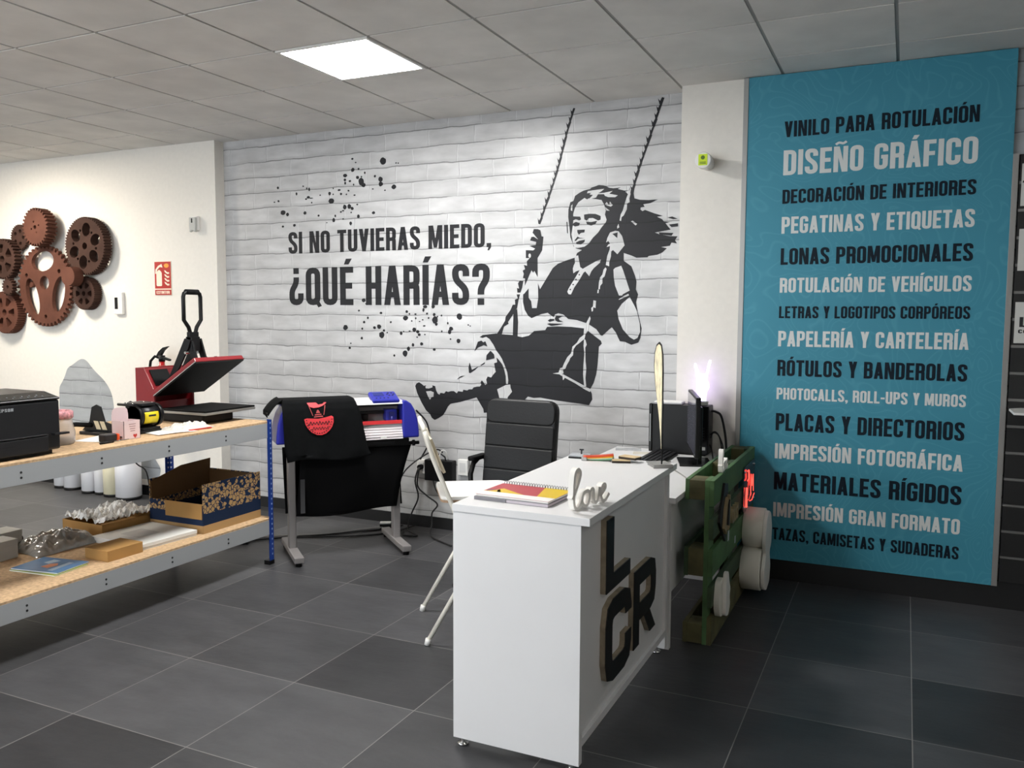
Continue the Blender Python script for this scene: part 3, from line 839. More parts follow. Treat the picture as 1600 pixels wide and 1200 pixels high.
def ring_holes(n, rad, r, a0=0.0, rz=None):
    return [circ(rad * cos(a0 + 2 * pi * k / n), rad * sin(a0 + 2 * pi * k / n), r, 16, rz, a0 + 2 * pi * k / n) for k in range(n)]
def spoke_holes(n, r0, r1, frac, a0=0.0):
    out = []
    for k in range(n):
        c = a0 + 2 * pi * k / n
        h = pi / n * frac
        L = [(r1 * cos(c - h + 2 * h * q / 6), r1 * sin(c - h + 2 * h * q / 6)) for q in range(7)]
        hi = h * .72
        L += [(r0 * cos(c + hi - 2 * hi * q / 3), r0 * sin(c + hi - 2 * hi * q / 3)) for q in range(4)]
        out.append([tuple(p) for p in rrpath(L, .02, True, 2)])
    return out
GEARS = [
    # label, x, z, front y, R, teeth, tooth depth, thickness, holes, material
    ('large open rust gear with three oval windows on the white wall', -5.69, 1.815, .27, .365, 44, .028, .035,
     [circ(-.015, .225, .150, 24, .092, .1), circ(-.165, -.095, .078, 24, .175, .30), circ(.182, -.075, .078, 24, .165, -.30), circ(.0, .03, .062, 18)] + [circ(.20, .13, .02, 10), circ(-.24, .10, .02, 10), circ(.0, -.275, .02, 10)], rust),
    ('solid rust gear with five small bolt holes topmost of the gears', -5.65, 2.325, .172, .170, 30, .022, .095, [circ(0, 0, .018, 10)] + ring_holes(4, .05, .009, .3), rust),
    ('thick rust gear with six round holes at the right of the gear group', -5.11, 2.150, .235, .250, 60, .013, .075, [circ(0, 0, .03, 12)] + ring_holes(6, .142, .060, .35, .050) + ring_holes(6, .142, .012, .35 + pi / 6), rust_d),
    ('small rust gear with six wedge holes at the lower right of the gears', -5.17, 1.745, .255, .143, 46, .010, .075, [circ(0, 0, .022, 10)] + spoke_holes(6, .05, .10, .55), rust_d),
    ('smooth round rust disc standing out in front of the other gears', -5.205, 1.889, .135, .083, 60, .0008, .09, [], rust),
    ('small dark gear half hidden behind the topmost rust gear', -6.14, 2.268, .362, .118, 30, .012, .03, ring_holes(5, .06, .018), rust_d),
    ('dark rust gear with wide slots at the left edge behind the large gear', -6.275, 2.070, .285, .186, 34, .018, .07, [circ(0, 0, .03, 12)] + spoke_holes(5, .06, .135, .55, .5), rust_d),
    ('smallest dark toothed gear below the slotted gear', -6.115, 1.810, .215, .080, 16, .016, .045, [circ(0, 0, .016, 10)], rust_d),
    ('rust gear with spoke holes lowest at the left edge', -6.27, 1.580, .28, .196, 56, .010, .08, [circ(0, 0, .03, 12)] + spoke_holes(6, .06, .14, .55), rust),
]
GEAR_BACK = [.06, .06, .06, .06, .06, 0, 0, .04, .03]     # how far each gear sits back towards the wall
for (lab, x, z, y, R, tn, td, th, holes, m), dy in zip(GEARS, GEAR_BACK):
    k = (y + dy + 4.817) / (y + 4.817)
    x, z, y = 1.2925 + (x - 1.2925) * k, 1.5743 + (z - 1.5743) * k, y + dy
    b = MB()
    add_gear(b, R, tn, td, th, holes)
    for hx, hz in (((.27, .05), (-.24, .02), (.02, -.22)) if R > .3 else ((0, 0),)):      # wall spacers
        b.cyl((hx, 0, hz), (hx, .3985 - y - th, hz), min(.03, R * .1), 10)
    o = b.make('gear', m)
    tag(o, lab, 'gear', 'rust gears on the white wall', loc=(x, y + th, z))

# ================================================================== SMALL THINGS ON THE WALLS
t = thing('motion_sensor', 'small white motion sensor high on the white wall near the mural', 'sensor', (-3.985, .399, 2.305))
b = MB(); b.prism([(-.035, -.055), (.035, -.055), (.035, .06), (-.035, .06)], 'xz', -.03, 0); b.make('housing', white_pl, t, .006)
b = MB(); b.prism([(-.03, -.072), (0, -.055), (.03, -.072), (.034, -.02), (.034, .05), (-.034, .05), (-.034, -.02)], 'xz', -.055, -.028); b.make('lens', mat('grey_lens', 'b9bab6', .3), t, .006)
b = MB(); b.box(-.006, .006, -.058, -.053, .005, .04); b.make('slot', black_pl, t)

t = thing('thermostat', 'white wall thermostat with dark narrow display right of the gears', 'thermostat', (-4.893, .399, 1.662))
b = MB(); b.box(-.052, .052, -.03, 0, -.095, .095); b.make('housing', white_pl, t, .005)
b = MB(); b.box(-.036, .0, -.0325, -.029, -.05, .05); b.make('display', black_gl, t, .001)

t = thing('extinguisher_sign', 'red extinguisher sign with white pictogram on the white wall', 'sign', (-4.378, .399, 1.87))
red_s = mat('sign_red', 'b0281f', .5)
cream = mat('sign_cream', 'f0e3cf', .6)
b = MB(); b.box(-.095, .095, -.004, 0, -.142, .142); b.make('backing', cream, t)
b = MB(); b.box(-.092, .092, -.0055, -.003, -.085, .138); b.box(-.092, .092, -.0055, -.003, -.139, -.095); b.make('red_panel', red_s, t)
b = MB()
b.prism(rrpath([(-.072, -.065), (-.01, -.065), (-.01, .05), (-.041, .075), (-.072, .05)], .012, True), 'xz', -.0065, -.005)
b.prism([(-.085, .04), (-.08, .075), (-.05, .105), (-.01, .12), (.0, .09), (-.03, .095), (-.06, .075), (-.072, .04)], 'xz', -.0067, -.005)
for k in range(4):
    z = -.058 + .032 * k
    b.prism([(.018, z + .028), (.03, z + .01), (.055, z - .004), (.075, z), (.072, z + .012), (.05, z + .012), (.034, z + .026)], 'xz', -.0066, -.005)
b.make('pictogram', cream, t)
b = MB(); b.prism(circ(.045, .105, .028, 12, .018), 'xz', -.007, -.005); b.make('flame', mat('flame_orange', 'f0a03a', .5), t)
lettering('EXTINTOR', -.075, .075, -.129, .024, -.0055, .0012, cream, t, 'caption')

# torn patch of printed brick on the white wall behind the rack
b = MB()
PATCH = [(-5.74, .40), (-5.72, .90), (-5.66, .97), (-5.63, 1.02), (-5.60, 1.08), (-5.52, 1.115), (-5.46, 1.15), (-5.40, 1.172), (-5.34, 1.15), (-5.28, 1.09), (-5.22, 1.045), (-5.14, .99), (-5.08, .93), (-5.04, .86), (-5.02, .76), (-5.02, .62), (-4.90, .52), (-4.72, .45), (-4.55, .34), (-4.47, .24), (-4.5, .14), (-5.74, .12)]
b.prism([tuple(p) for p in rrpath(PATCH, .03, True, 3)], 'xz', .3975, .3995)
tag(b.make('wall_decal', brick_grey), 'torn grey brick decal on the white wall behind the rack', 'wall decal')

# fire extinguisher behind the press
t = thing('fire_extinguisher', 'red fire extinguisher with black hose on the wall behind the heat press', 'fire extinguisher', (-4.28, .27, .66))
ext_red = mat('extinguisher_red', 'b01a1e', .3, coat=.4)
b = MB(); b.lathe([(.062, 0), (.072, .012), (.072, .40), (.06, .455), (.03, .485), (.022, .49), (.022, .52)], 24); b.make('cylinder', ext_red, t)
b = MB(); b.cyl((0, 0, .52), (0, 0, .57), .026, 14); b.make('valve', black_pl, t)
b = MB(); b.prism([(-.055, .565), (-.03, .60), (.02, .635), (.085, .648), (.03, .612), (.0, .575), (.0, .56)], 'xz', -.012, .012); b.prism([(-.03, .545), (.09, .525), (.095, .54), (0, .565)], 'xz', -.012, .012); b.make('lever', black_pl, t, .002)
b = MB(); b.tube([(-.02, 0, .545), (-.08, 0, .56), (-.13, 0, .52), (-.15, 0, .42), (-.12, 0, .25), (-.08, -.01, .12)], .011, 8); b.make('hose', black_rub, t)
b = MB(); b.box(-.05, .05, .06, .128, .30, .36); b.make('bracket', dark_met, t)

# smoke-alarm like can on the pillar
t = thing('wall_dispenser', 'white round can with a yellow label sticking out of the pillar', 'dispenser', (.178, .35, 2.485))
b = MB(); b.lathe([(.040, 0), (.040, .09), (.048, .092), (.048, .135), (.044, .142)], 28, Matrix.Rotation(pi / 2, 4, 'X')); b.make('body', white_pl, t)
b = MB(); b.box(-.026, .026, -.1445, -.141, -.03, .034); b.make('label', mat('lime_label', 'c8e01e', .5), t)
b = MB()
b.prism(circ(0, .014, .012, 10), 'xz', -.1455, -.144)
for z in (-.012, -.02): b.box(-.018, .018, -.1455, -.144, z - .003, z + .001)
b.make('label_print', mat('label_green', '4b6a12', .6), t)

# ================================================================== RACK
RX, RY = -2.278, -.715      # outer front face and near-mural end of the rack
rack = thing('storage_rack', 'grey boltless rack with chipboard shelves and blue posts left of the plotter', 'rack', (-2.72, -2.4, 0))
RM = Matrix.Translation((2.72, 2.4, 0))
blue_post = mat('blue_enamel', '153a8c', .4)
grey_beam = mat('grey_beam', 'a6a9ab', .4)
chip = mat('chipboard', 'c3a582', .8, noise=.22, nscale=60, bump=.1, spec=.2)
hole_m = mat('punched_hole', '18181a', .7)
YL = -4.1
XB = -3.16
for nm, x, y, sx in (('post', RX, RY, -1), ('post', XB, RY, 1), ('post', RX, YL, -1), ('post', XB, YL, 1)):
    b = MB()
    sy = -1 if y == RY else 1
    b.box(min(x, x + sx * .002), max(x, x + sx * .002), min(y, y + sy * .038), max(y, y + sy * .038), .012, .918, RM)
    b.box(min(x, x + sx * .038), max(x, x + sx * .038), min(y, y + sy * .002), max(y, y + sy * .002), .012, .918, RM)
    p = b.make(nm, blue_post, rack)
    b = MB()
    for k in range(27):
        z = .06 + .032 * k
        b.prism([(y + sy * .014 - .0035, z), (y + sy * .014 + .0035, z), (y + sy * .014 + .005, z + .011), (y + sy * .014 - .005, z + .011)], 'yz', x - .0008 if sx > 0 else x - .0022, x + .0024 if sx > 0 else x + .0006, RM)
        b.prism([(x + sx * .014 - .004, z), (x + sx * .014 + .004, z), (x + sx * .026 + .0, z + .011), (x + sx * .014 - .005, z + .011)], 'xz', y - .0024, y + .0006, RM)
    b.make('slot_holes', mat('slot_hole_pale', '8fa6cf', .6) if sx < 0 else mat('slot_hole_white', 'd6d8dc', .6), p)
    b = MB(); b.box(min(x, x + sx * .042) - .001, max(x, x + sx * .042) + .001, min(y, y + sy * .042) - .001, max(y, y + sy * .042) + .001, 0, .026, RM); b.make('foot_cap', black_pl, p)
for zt in (.897, .285):
    b = MB()
    b.box(RX - .042, RX - .0025, YL + .003, RY - .003, zt - .002, zt, RM)
    b.box(RX - .006, RX - .003, YL + .003, RY - .003, zt - .092, zt, RM)
    bm_ = b.make('beam', grey_beam, rack, .001)
    b = MB()
    for k in range(7):
        y = RY - .39 - .42 * k
        for z in (zt - .036, zt - .060):
            b.prism(circ(y, z, .0055, 10), 'yz', RX - .004, RX - .0012, RM)
    b.make('rivet_holes', hole_m, bm_)
    b = MB(); b.box(XB + .003, XB + .042, YL + .003, RY - .003, zt - .092, zt, RM); b.make('beam', grey_beam, rack)
    b = MB(); b.box(XB + .01, RX - .01, RY - .045, RY - .003, zt - .092, zt - .002, RM); b.make('beam', grey_beam, rack)
    b = MB(); b.box(XB + .003, RX - .004, YL + .003, RY + .004, zt, zt + .012, RM); b.make('shelf_board', chip, rack, .001)
ZU, ZL = .909, .297

# ------------------------------------------------------------------ printer
pr = thing('printer', 'large black inkjet printer at the left end of the upper shelf', 'printer', (-2.345, -2.11, ZU))
blk_p = mat('printer_black', '17171a', .38, noise=.1, nscale=30)
b = MB(); b.box(-.42, -.004, -.56, 0, .02, .258); b.make('body', blk_p, pr, .012, 3)
b = MB(); b.prism([(-.40, .258), (0, .258), (.002, .268), (-.10, .292), (-.39, .294)], 'xz', -.558, -.002); b.make('scanner_lid', blk_p, pr, .006, 3)
PS = Matrix.Translation((.002, 0, .268)) @ Matrix.Rotation(math.atan2(.024, .102), 4, 'Y')
b = MB(); b.box(-.098, -.006, -.50, -.03, .0, .0025, PS); b.make('control_panel', mat('panel_black', '0b0b0d', .25), pr, .001)
b = MB(); b.box(-.06, -.03, -.40, -.275, .0026, .0034, PS); b.make('display', mat('pale_display', 'c9cdd2', .3), pr)
for k in range(10):
    y, x = -.235 + .018 * k, -.045 + .018 * (k % 2)
    b = MB(); b.prism(circ(x, y, .0038, 8), 'xy', .0026, .0042, PS); b.make('button', mat('button_grey', '7d7f83', .4), pr)
b = MB(); b.box(-.012, .012, -.50, -.075, .095, .10); b.box(-.012, .012, -.50, -.075, .02, .09); b.make('paper_tray', blk_p, pr, .004)
b = MB(); b.box(.0, .012, -.36, -.24, .060, .066); b.box(.0, .030, -.055, .022, .092, .102); b.make('tray_latch', dark_met, pr, .002)
b = MB(); b.box(-.38, -.03, -.53, -.03, 0, .02); b.make('foot_plinth', black_pl, pr)
b = MB()
for _, p in letter_polys('EPSON', -.300, -.232, .222, .014, .12): b.prism(p, 'yz', -.0045, -.0028)
b.make('logo', mat('logo_grey', 'a5a8ac', .4), pr)

# ------------------------------------------------------------------ clear bag with a pink rim
def blob_bag(b, sx, sy, sz, seed, amp=.12, nu=16, nv=10, top=1.0, pinch=.0):
    rnd = random.Random(seed)
    ph = [rnd.uniform(0, 6.28) for _ in range(8)]
    def fn(u, v):
        a = 2 * pi * u
        t = v
        prof = (sin(pi * min(1, t * 1.0)) ** .45) if t < .5 else (sin(pi * t) ** .45)
        k = 1 + amp * (sin(3 * a + ph[0]) * .5 + sin(5 * a + ph[1] + 6 * t) * .35 + sin(9 * a + ph[2] + 11 * t) * .25)
        r = prof * k
        z = t * sz * (1 + amp * .5 * sin(4 * a + ph[3]) * sin(7 * t + ph[4]))
        if t > .98 or t < .02: r = .02
        return (sx * r * cos(a), sy * r * sin(a), max(0.0, z))
    b.sheet(fn, nu, nv)
    return b
t = thing('clear_jar', 'clear jar with a pink and white rim beside the black printer', 'jar', (-2.60, -1.94, ZU))
b = MB(); b.lathe([(.072, 0), (.078, .01), (.080, .06), (.070, .10), (.066, .135)], 20); b.make('body', mat('clear_plastic', 'e9e4e2', .12, trans=.55, alpha=.75), t)
b = MB(); b.lathe([(.060, .004), (.066, .012), (.066, .03), (.05, .034)], 16); b.make('contents', mat('grey_contents', '6d6b6c', .6), t)
b = MB(); b.lathe([(.068, .132), (.073, .135), (.074, .165), (.066, .172), (.06, .168), (.06, .14)], 24); b.make('rim', mat('pink_rim', 'c98d92', .5, noise=.5, nscale=60), t)

# ------------------------------------------------------------------ loose sheets, box cutter, screwdriver
t = thing('paper_sheet', 'white sheet lying in front of the mug press beside the clear jar', 'paper', (-2.57, -1.70, ZU))
b = MB(); b.sheet(lambda u, v: ((u - .5) * .17, (v - .5) * .26, .0012 + .012 * max(0, v - .72) ** 1.0), 6, 6, .0008); b.make('sheet', paper, t)
t.rotation_euler = (0, 0, .25)
t = thing('paper_sheet', 'white sheet in front of the white plastic bag by the mug press', 'paper', (-2.43, -1.37, ZU))
b = MB(); b.sheet(lambda u, v: ((u - .5) * .15, (v - .5) * .24, .0012 + .003 * sin(4 * v)  + .003), 4, 6, .0008); b.make('sheet', paper, t)
t.rotation_euler = (0, 0, -.2)
t = thing('power_adapter', 'black and orange gadget lying on its side in front of the white sheet', 'gadget', (-2.445, -1.765, ZU))
b = MB(); b.box(-.026, .026, -.045, .03, 0, .042); b.make('body', mat('gadget_black', '232022', .5), t, .008, 3)
b = MB(); b.box(-.025, .027, .03, .046, .003, .039); b.make('end_cap', mat('orange_plastic', 'e2552a', .45), t, .006)
b = MB(); b.tube([(.02, .045, .02), (.01, .07, .015), (-.02, .09, .008)], .004, 6); b.make('cord', cable_m, t)
t = thing('screwdriver', 'thin dark screwdriver lying before the orange gadget on the shelf edge', 'screwdriver', (-2.395, -1.76, ZU + .006), .0)
b = MB(); b.cyl((0, -.10, 0), (0, -.02, 0), .006, 10); b.make('handle', black_pl, t)
b = MB(); b.cyl((0, -.02, 0), (0, .075, 0), .0025, 8); b.make('shaft', mat('steel_shaft', '8f8b84', .3, .9), t)

# ------------------------------------------------------------------ open pink box
t = thing('gift_box', 'small pale pink open box with a red heart before the mug press', 'box', (-2.46, -1.645, ZU))
pink = mat('pale_pink_card', 'dcc6c7', .7)
b = MB(); b.box(-.045, .045, -.052, .052, 0, .002); b.box(.043, .045, -.052, .052, 0, .098); b.box(-.045, -.043, -.052, .052, 0, .13); b.box(-.045, .045, -.052, -.050, 0, .098); b.box(-.045, .045, .050, .052, 0, .098); b.make('body', pink, t)
b = MB(); b.prism([tuple(p) for p in rrpath([(-.05, .098), (.05, .098), (.05, .165), (-.05, .165)], .04, True, 5)], 'yz', -.0455, -.0425); b.make('lid_flap', pink, t)
b = MB(); b.prism([(.0, .004), (.012, .016), (.011, .024), (.005, .026), (.0, .021), (-.005, .026), (-.011, .024), (-.012, .016)], 'yz', .0448, .0462, Matrix.Translation((0, .018, 0))); b.make('heart', mat('heart_red', 'b8322c', .5), t)
b = MB()
for k in range(4): b.box(.0448, .0456, -.02 + .003 * k, .024 - .002 * k, .078 - .012 * k, .081 - .012 * k)
b.make('print', mat('print_grey', '8a6a6c', .7), t)

# ------------------------------------------------------------------ mug press
t = thing('mug_press', 'black mug heat press with a yellow label beside the red heat press', 'mug press', (-2.66, -1.46, ZU), 0)
b = MB(); b.box(-.16, .14, -.02, .10, 0, .03); b.box(-.16, .15, -.19, .10, 0, .018); b.make('base', black_pl, t, .004)
b = MB(); b.prism([(-.18, .018), (-.10, .018), (.06, .018), (.06, .06), (.0, .075), (-.03, .155), (-.065, .165), (-.10, .150), (-.12, .07)], 'xz', -.155, -.145); b.prism([(-.12, .018), (.06, .018), (.06, .06), (.0, .075), (-.03, .155), (-.065, .165), (-.10, .150)], 'xz', .07, .08); b.make('side_plate', black_pl, t, .002)
b = MB()
for dx in (-.062, -.015): b.prism([(dx, .03), (dx + .034, .03), (dx + .012, .075), (dx - .022, .075)], 'xz', -.1568, -.1545)
b.make('plate_window', mat('beige_window', 'c9bda0', .7), t)
MR = Matrix.Translation((.075, 0, .092)) @ Matrix.Rotation(-pi / 2, 4, 'X')
b = MB(); b.lathe([(.050, -.02), (.060, -.018), (.060, .115), (.050, .118)], 28, MR); b.make('heating_shell', dark_met, t)
b = MB(); b.lathe([(.064, -.03), (.064, -.012), (.058, -.012), (.058, -.03)], 28, MR); b.make('clamp_ring', black_pl, t)
b = MB(); b.lathe([(.066, .105), (.066, .128), (.058, .128), (.058, .105)], 28, MR); b.make('clamp_ring', black_pl, t)
b = MB()
for k in range(10):
    pass
def lab(u, v):
    a = -.75 + 1.15 * u
    return (.075 + .0618 * cos(a), -.002 + .095 * v, .092 + .0618 * sin(a))
b.sheet(lab, 8, 2, -.001); b.make('yellow_label', mat('label_yellow', 'e8d21c', .45), t)
b = MB()
def lab2(u, v):
    a = -.02 + .16 * u
    return (.075 + .0632 * cos(a), .022 + .05 * v, .092 + .0632 * sin(a))
b.sheet(lab2, 4, 2, -.0006); b.make('label_print', ink, t)
b = MB(); b.box(-.02, .12, -.01, .085, .150, .165); b.cyl((-.03, -.04, .158), (.10, -.04, .158), .008, 10); b.cyl((-.03, .10, .158), (.10, .10, .158), .008, 10); b.make('lever', dark_met, t, .003)
b = MB()
for x, y in ((.0, -.012), (.05, -.012), (.09, .088), (.02, .088)): b.cyl((x, y - .004, .16), (x, y + .004, .16), .008, 8)
b.make('bolt', chrome, t)
b = MB(); b.tube([(-.10, -.15, .05), (-.17, -.20, .055), (-.22, -.22, .05)], .013, 10); b.make('handle', black_rub, t)

# ------------------------------------------------------------------ crumpled white bag, red pen
b = MB()
rnd = random.Random(5)
from mathutils import noise as mn
def crump(sx, sy, sz, seed, fr=3.2, rough=1.0):
    def fn(u, v):
        x, y = (u - .5), (v - .5)
        e = (max(0, 1 - (abs(x) * 2) ** 2.6) * max(0, 1 - (abs(y) * 2) ** 2.6)) ** .7
        d = mn.voronoi(Vector((x * fr * 1.3 + seed, y * fr * 1.3, seed * .7)))[0]
        c = d[1] - d[0]
        t = mn.turbulence(Vector((x * fr * 2.5, y * fr * 2.5, seed)), 3, False)
        h = e * (.66 + rough * (.34 * c + .30 * (t - .5)))
        wob = mn.noise(Vector((x * 3, y * 3, seed + 5)))
        return (x * sx * (1 + .18 * wob), y * sy * (1 + .16 * mn.noise(Vector((x * 3 + 9, y * 3, seed)))), .002 + max(0, h) * sz)
    return fn
b.sheet(crump(.15, .30, .052, 11), 34, 44, smooth=False)
tag(b.make('plastic_bag', mat('white_plastic_film', 'cbc7bf', .4)), 'crumpled white plastic bag on the upper shelf before the heat press', 'bag', loc=(-2.462, -1.225, ZU), rz=-.08)
t = thing('pen', 'red pen lying under the crumpled white bag', 'pen', (-2.365, -1.215, ZU + .005), -.10)
b = MB(); b.cyl((0, -.08, 0), (0, .045, 0), .0045, 10); b.make('barrel', mat('pen_red', 'c23a2c', .4), t)
b = MB(); b.cyl((0, .045, 0), (0, .075, 0), .005, 10); b.make('cap', mat('pen_red', 'c23a2c', .4), t)

# ------------------------------------------------------------------ heat press
hp = thing('heat_press', 'red and black heat press with its upper plate open at the shelf end', 'heat press', (-2.66, -.87, ZU))
HM = Matrix.Translation((2.66, .87, -ZU))
press_red = mat('press_red', '86161e', .38, coat=.2)
b = MB(); b.box(-3.05, -2.53, -1.03, -.775, ZU, ZU + .055, HM); b.make('base', black_pl, hp, .012, 3)
b = MB(); b.box(-2.84, -2.50, -1.0, -.74, .962, .970, HM); b.make('platen_support', dark_met, hp)
b = MB(); b.box(-2.825, -2.452, -1.09, -.665, .970, .985, HM); lp = b.make('lower_platen', alu, hp, .002)
b = MB(); b.box(-2.823, -2.454, -1.088, -.667, .985, .996, HM); b.make('rubber_pad', black_rub, lp, .002)
for y0, y1 in ((-1.03, -1.018), (-.712, -.70)):
    b = MB(); b.prism([(-3.09, ZU), (-2.935, ZU), (-2.935, 1.105), (-3.015, 1.237), (-3.09, 1.235)], 'xz', y0, y1, HM); b.make('side_plate', press_red, hp, .002)
b = MB(); b.box(-3.09, -3.078, -1.018, -.712, ZU, 1.235, HM); b.box(-2.975, -2.963, -1.018, -.712, ZU + .06, 1.02, HM); b.make('back_plate', press_red, hp)
SL = math.atan2(1.237 - 1.105, -.08)
b = MB()
b.prism([(-3.09, 1.225), (-3.015, 1.228), (-2.938, 1.10), (-2.945, 1.095), (-3.02, 1.215), (-3.09, 1.215)], 'xz', -1.018, -.712, HM); b.make('top_plate', press_red, hp)
b = MB(); b.prism([(-3.005, 1.219), (-2.948, 1.123), (-2.944, 1.126), (-3.001, 1.222)], 'xz', -1.0, -.86, HM); b.make('control_display', black_gl, hp)
# upper platen, hinged at x=-2.9 z=1.07 and tilted open
ang = math.atan2(1.287 - 1.068, .352)
UM = HM @ Matrix.Translation((-2.902, -.855, 1.068)) @ Matrix.Rotation(-ang, 4, 'Y')
b = MB(); b.box(0, .415, -.205, .205, 0, .030, UM); up = b.make('upper_platen', press_red, hp, .006, 2)
b = MB(); b.box(.004, .411, -.201, .201, -.008, .0, UM); b.make('heating_plate', mat('ptfe_black', '0c0c0c', .45, spec=.25), up)
b = MB(); b.box(-.002, .417, -.207, -.2045, -.002, .004, UM); b.box(-.002, .417, .2045, .207, -.002, .004, UM); b.make('steel_edge', chrome, up)
b = MB(); b.box(.05, .36, -.05, -.03, .03, .06, UM); b.box(.05, .36, .03, .05, .03, .06, UM); b.make('cover_rib', black_pl, up)
b = MB()
for y0 in (-.902, -.828):
    b.prism([(-2.97, 1.12), (-2.935, 1.105), (-2.77, 1.36), (-2.75, 1.41), (-2.80, 1.42)], 'xz', y0, y0 + .014)
    b.prism([(-2.80, 1.40), (-2.755, 1.42), (-2.70, 1.25), (-2.69, 1.20), (-2.725, 1.20)], 'xz', y0 + .016, y0 + .028)
b.box(-2.80, -2.75, -.89, -.82, 1.34, 1.43)
for v in b.bm.verts:
    if v.co.x < -1.5: v.co = HM @ v.co
b.make('linkage', black_pl, hp, .002)
b = MB()
for x, z in ((-2.79, 1.33), (-2.69, 1.225), (-2.92, 1.16)):
    b.cyl((x, -.908, z), (x, -.80, z), .009, 10)
for v in b.bm.verts: v.co = HM @ v.co
b.make('pivot_bolt', chrome, hp)
hx = -2.775
hp_pts = [(hx, -.872, 1.37), (hx, -.872, 1.44), (hx, -.888, 1.49), (hx, -.925, 1.535), (hx, -.925, 1.68), (hx, -.918, 1.70), (hx, -.90, 1.71), (hx, -.81, 1.71), (hx, -.792, 1.70), (hx, -.785, 1.68), (hx, -.785, 1.535), (hx, -.822, 1.49), (hx, -.838, 1.44), (hx, -.838, 1.37)]
b = MB(); b.tube([HM @ Vector(q) for q in hp_pts], .0125, 10); b.box(hx - .014, hx + .014, -.89, -.82, 1.36, 1.46, HM); hd = b.make('handle', black_pl, hp)
b = MB(); b.tube([HM @ Vector(q) for q in ((hx, -.905, 1.71), (hx, -.805, 1.71))], .017, 12); b.make('grip', black_rub, hd)

# ------------------------------------------------------------------ LOWER SHELF
kraft = mat('kraft_card', 'a9824f', .85, noise=.06, nscale=9, spec=.15)
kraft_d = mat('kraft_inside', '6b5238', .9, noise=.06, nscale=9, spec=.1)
def printed_card():
    m = mat('printed_card', 'b39368', .8, spec=.15)
    nt = m.node_tree; bs = nt.nodes['Principled BSDF']
    g = nt.nodes.new('ShaderNodeTexCoord')
    sp = nt.nodes.new('ShaderNodeSeparateXYZ'); nt.links.new(g.outputs['Object'], sp.inputs[0])
    mp = nt.nodes.new('ShaderNodeMapping'); mp.inputs['Rotation'].default_value = (.5, .4, .3)
    nt.links.new(g.outputs['Object'], mp.inputs[0])
    vo = nt.nodes.new('ShaderNodeTexVoronoi'); vo.feature = 'DISTANCE_TO_EDGE'; vo.inputs['Scale'].default_value = 44
    nt.links.new(mp.outputs[0], vo.inputs['Vector'])
    v2 = nt.nodes.new('ShaderNodeTexVoronoi'); v2.inputs['Scale'].default_value = 44
    nt.links.new(mp.outputs[0], v2.inputs['Vector'])
    n = nt.nodes.new('ShaderNodeTexNoise'); n.inputs['Scale'].default_value = 70
    nt.links.new(g.outputs['Object'], n.inputs['Vector'])
    e = math_n(nt, 'LESS_THAN', math_n(nt, 'ADD', vo.outputs['Distance'], math_n(nt, 'MULTIPLY_ADD', n.outputs[0], .22, -.11)), .075)
    cn = nt.nodes.new('ShaderNodeSeparateColor'); nt.links.new(v2.outputs['Color'], cn.inputs[0])
    fill = math_n(nt, 'GREATER_THAN', cn.outputs[0], .80)
    pat = math_n(nt, 'MAXIMUM', e, fill)
    up = math_n(nt, 'GREATER_THAN', sp.outputs[2], .112)
    band = math_n(nt, 'MULTIPLY', math_n(nt, 'GREATER_THAN', sp.outputs[2], .048), math_n(nt, 'LESS_THAN', sp.outputs[2], .116))
    f = math_n(nt, 'MAXIMUM', math_n(nt, 'MULTIPLY', pat, up), band)
    nt.links.new(mix_n(nt, f, lin('b08f62'), lin('1d2b45')), bs.inputs['Base Color'])
    return m
pc = printed_card()
t = thing('cardboard_box', 'open cardboard box printed with dark blue doodles on the lower shelf', 'box', (-2.57, -.98, ZL))
# local: x -.22..+.215, y -.24..+.245
b = MB(); b.box(.208, .212, -.24, .24, 0, .29); b.make('front_panel', pc, t)
b = MB(); b.box(-.212, .208, -.242, -.238, 0, .175); b.make('end_panel', pc, t)
b = MB(); b.box(-.08, .207, -.2465, -.2425, .085, .176); b.make('tape_flap', kraft, t)
b = MB(); b.box(-.212, .208, .238, .242, 0, .28); b.make('end_panel', pc, t)
b = MB(); b.box(-.214, -.21, -.24, .24, 0, .29); b.make('back_panel', pc, t)
b = MB(); b.prism([(-.23, .16), (.235, .175), (.245, .345), (.0, .335), (-.235, .275)], 'yz', -.209, -.205); b.make('raised_flap', kraft_d, t)
b = MB(); b.box(-.21, .207, -.238, .238, 0, .004); b.make('bottom_panel', kraft_d, t)
b = MB(); b.box(-.209, .2065, -.238, -.2345, .004, .17); b.box(-.209, .2065, .2345, .238, .004, .275); b.box(.204, .2075, -.236, .236, .004, .285); b.make('inner_lining', kraft_d, t)

t = thing('carton_tray', 'brown open carton tray full of clear wrapping beside the printed box', 'carton', (-2.985, -1.355, ZL), -.04)
# local x -.16..+.18, y -.17..+.2
b = MB(); b.box(-.17, .18, -.17, .26, 0, .003); b.box(.177, .18, -.17, .26, 0, .072); b.box(-.17, -.167, -.17, .26, 0, .072); b.box(-.17, .18, -.17, -.167, 0, .072); b.box(-.17, .18, .257, .26, 0, .072); b.make('tray', kraft, t)
film = mat('clear_film', 'f0f0ee', .22, noise=.06, nscale=40)
b = MB()
def wrapf(u, v):
    x, y = u - .5, v - .5
    d = mn.voronoi(Vector((x * 9, y * 11, 2.0)))[0]
    h = .058 + .055 * (d[1] - d[0]) + .022 * (mn.turbulence(Vector((x * 9, y * 11, 1.5)), 2, False) - .4) + .02 * mn.noise(Vector((x * 3, y * 3, 7)))
    return (.005 + x * .335, .045 + y * .415, .035 + max(.0, h))
b.sheet(wrapf, 60, 74, smooth=False)
o = b.make('clear_wrapping', film, t); o['kind'] = 'stuff'

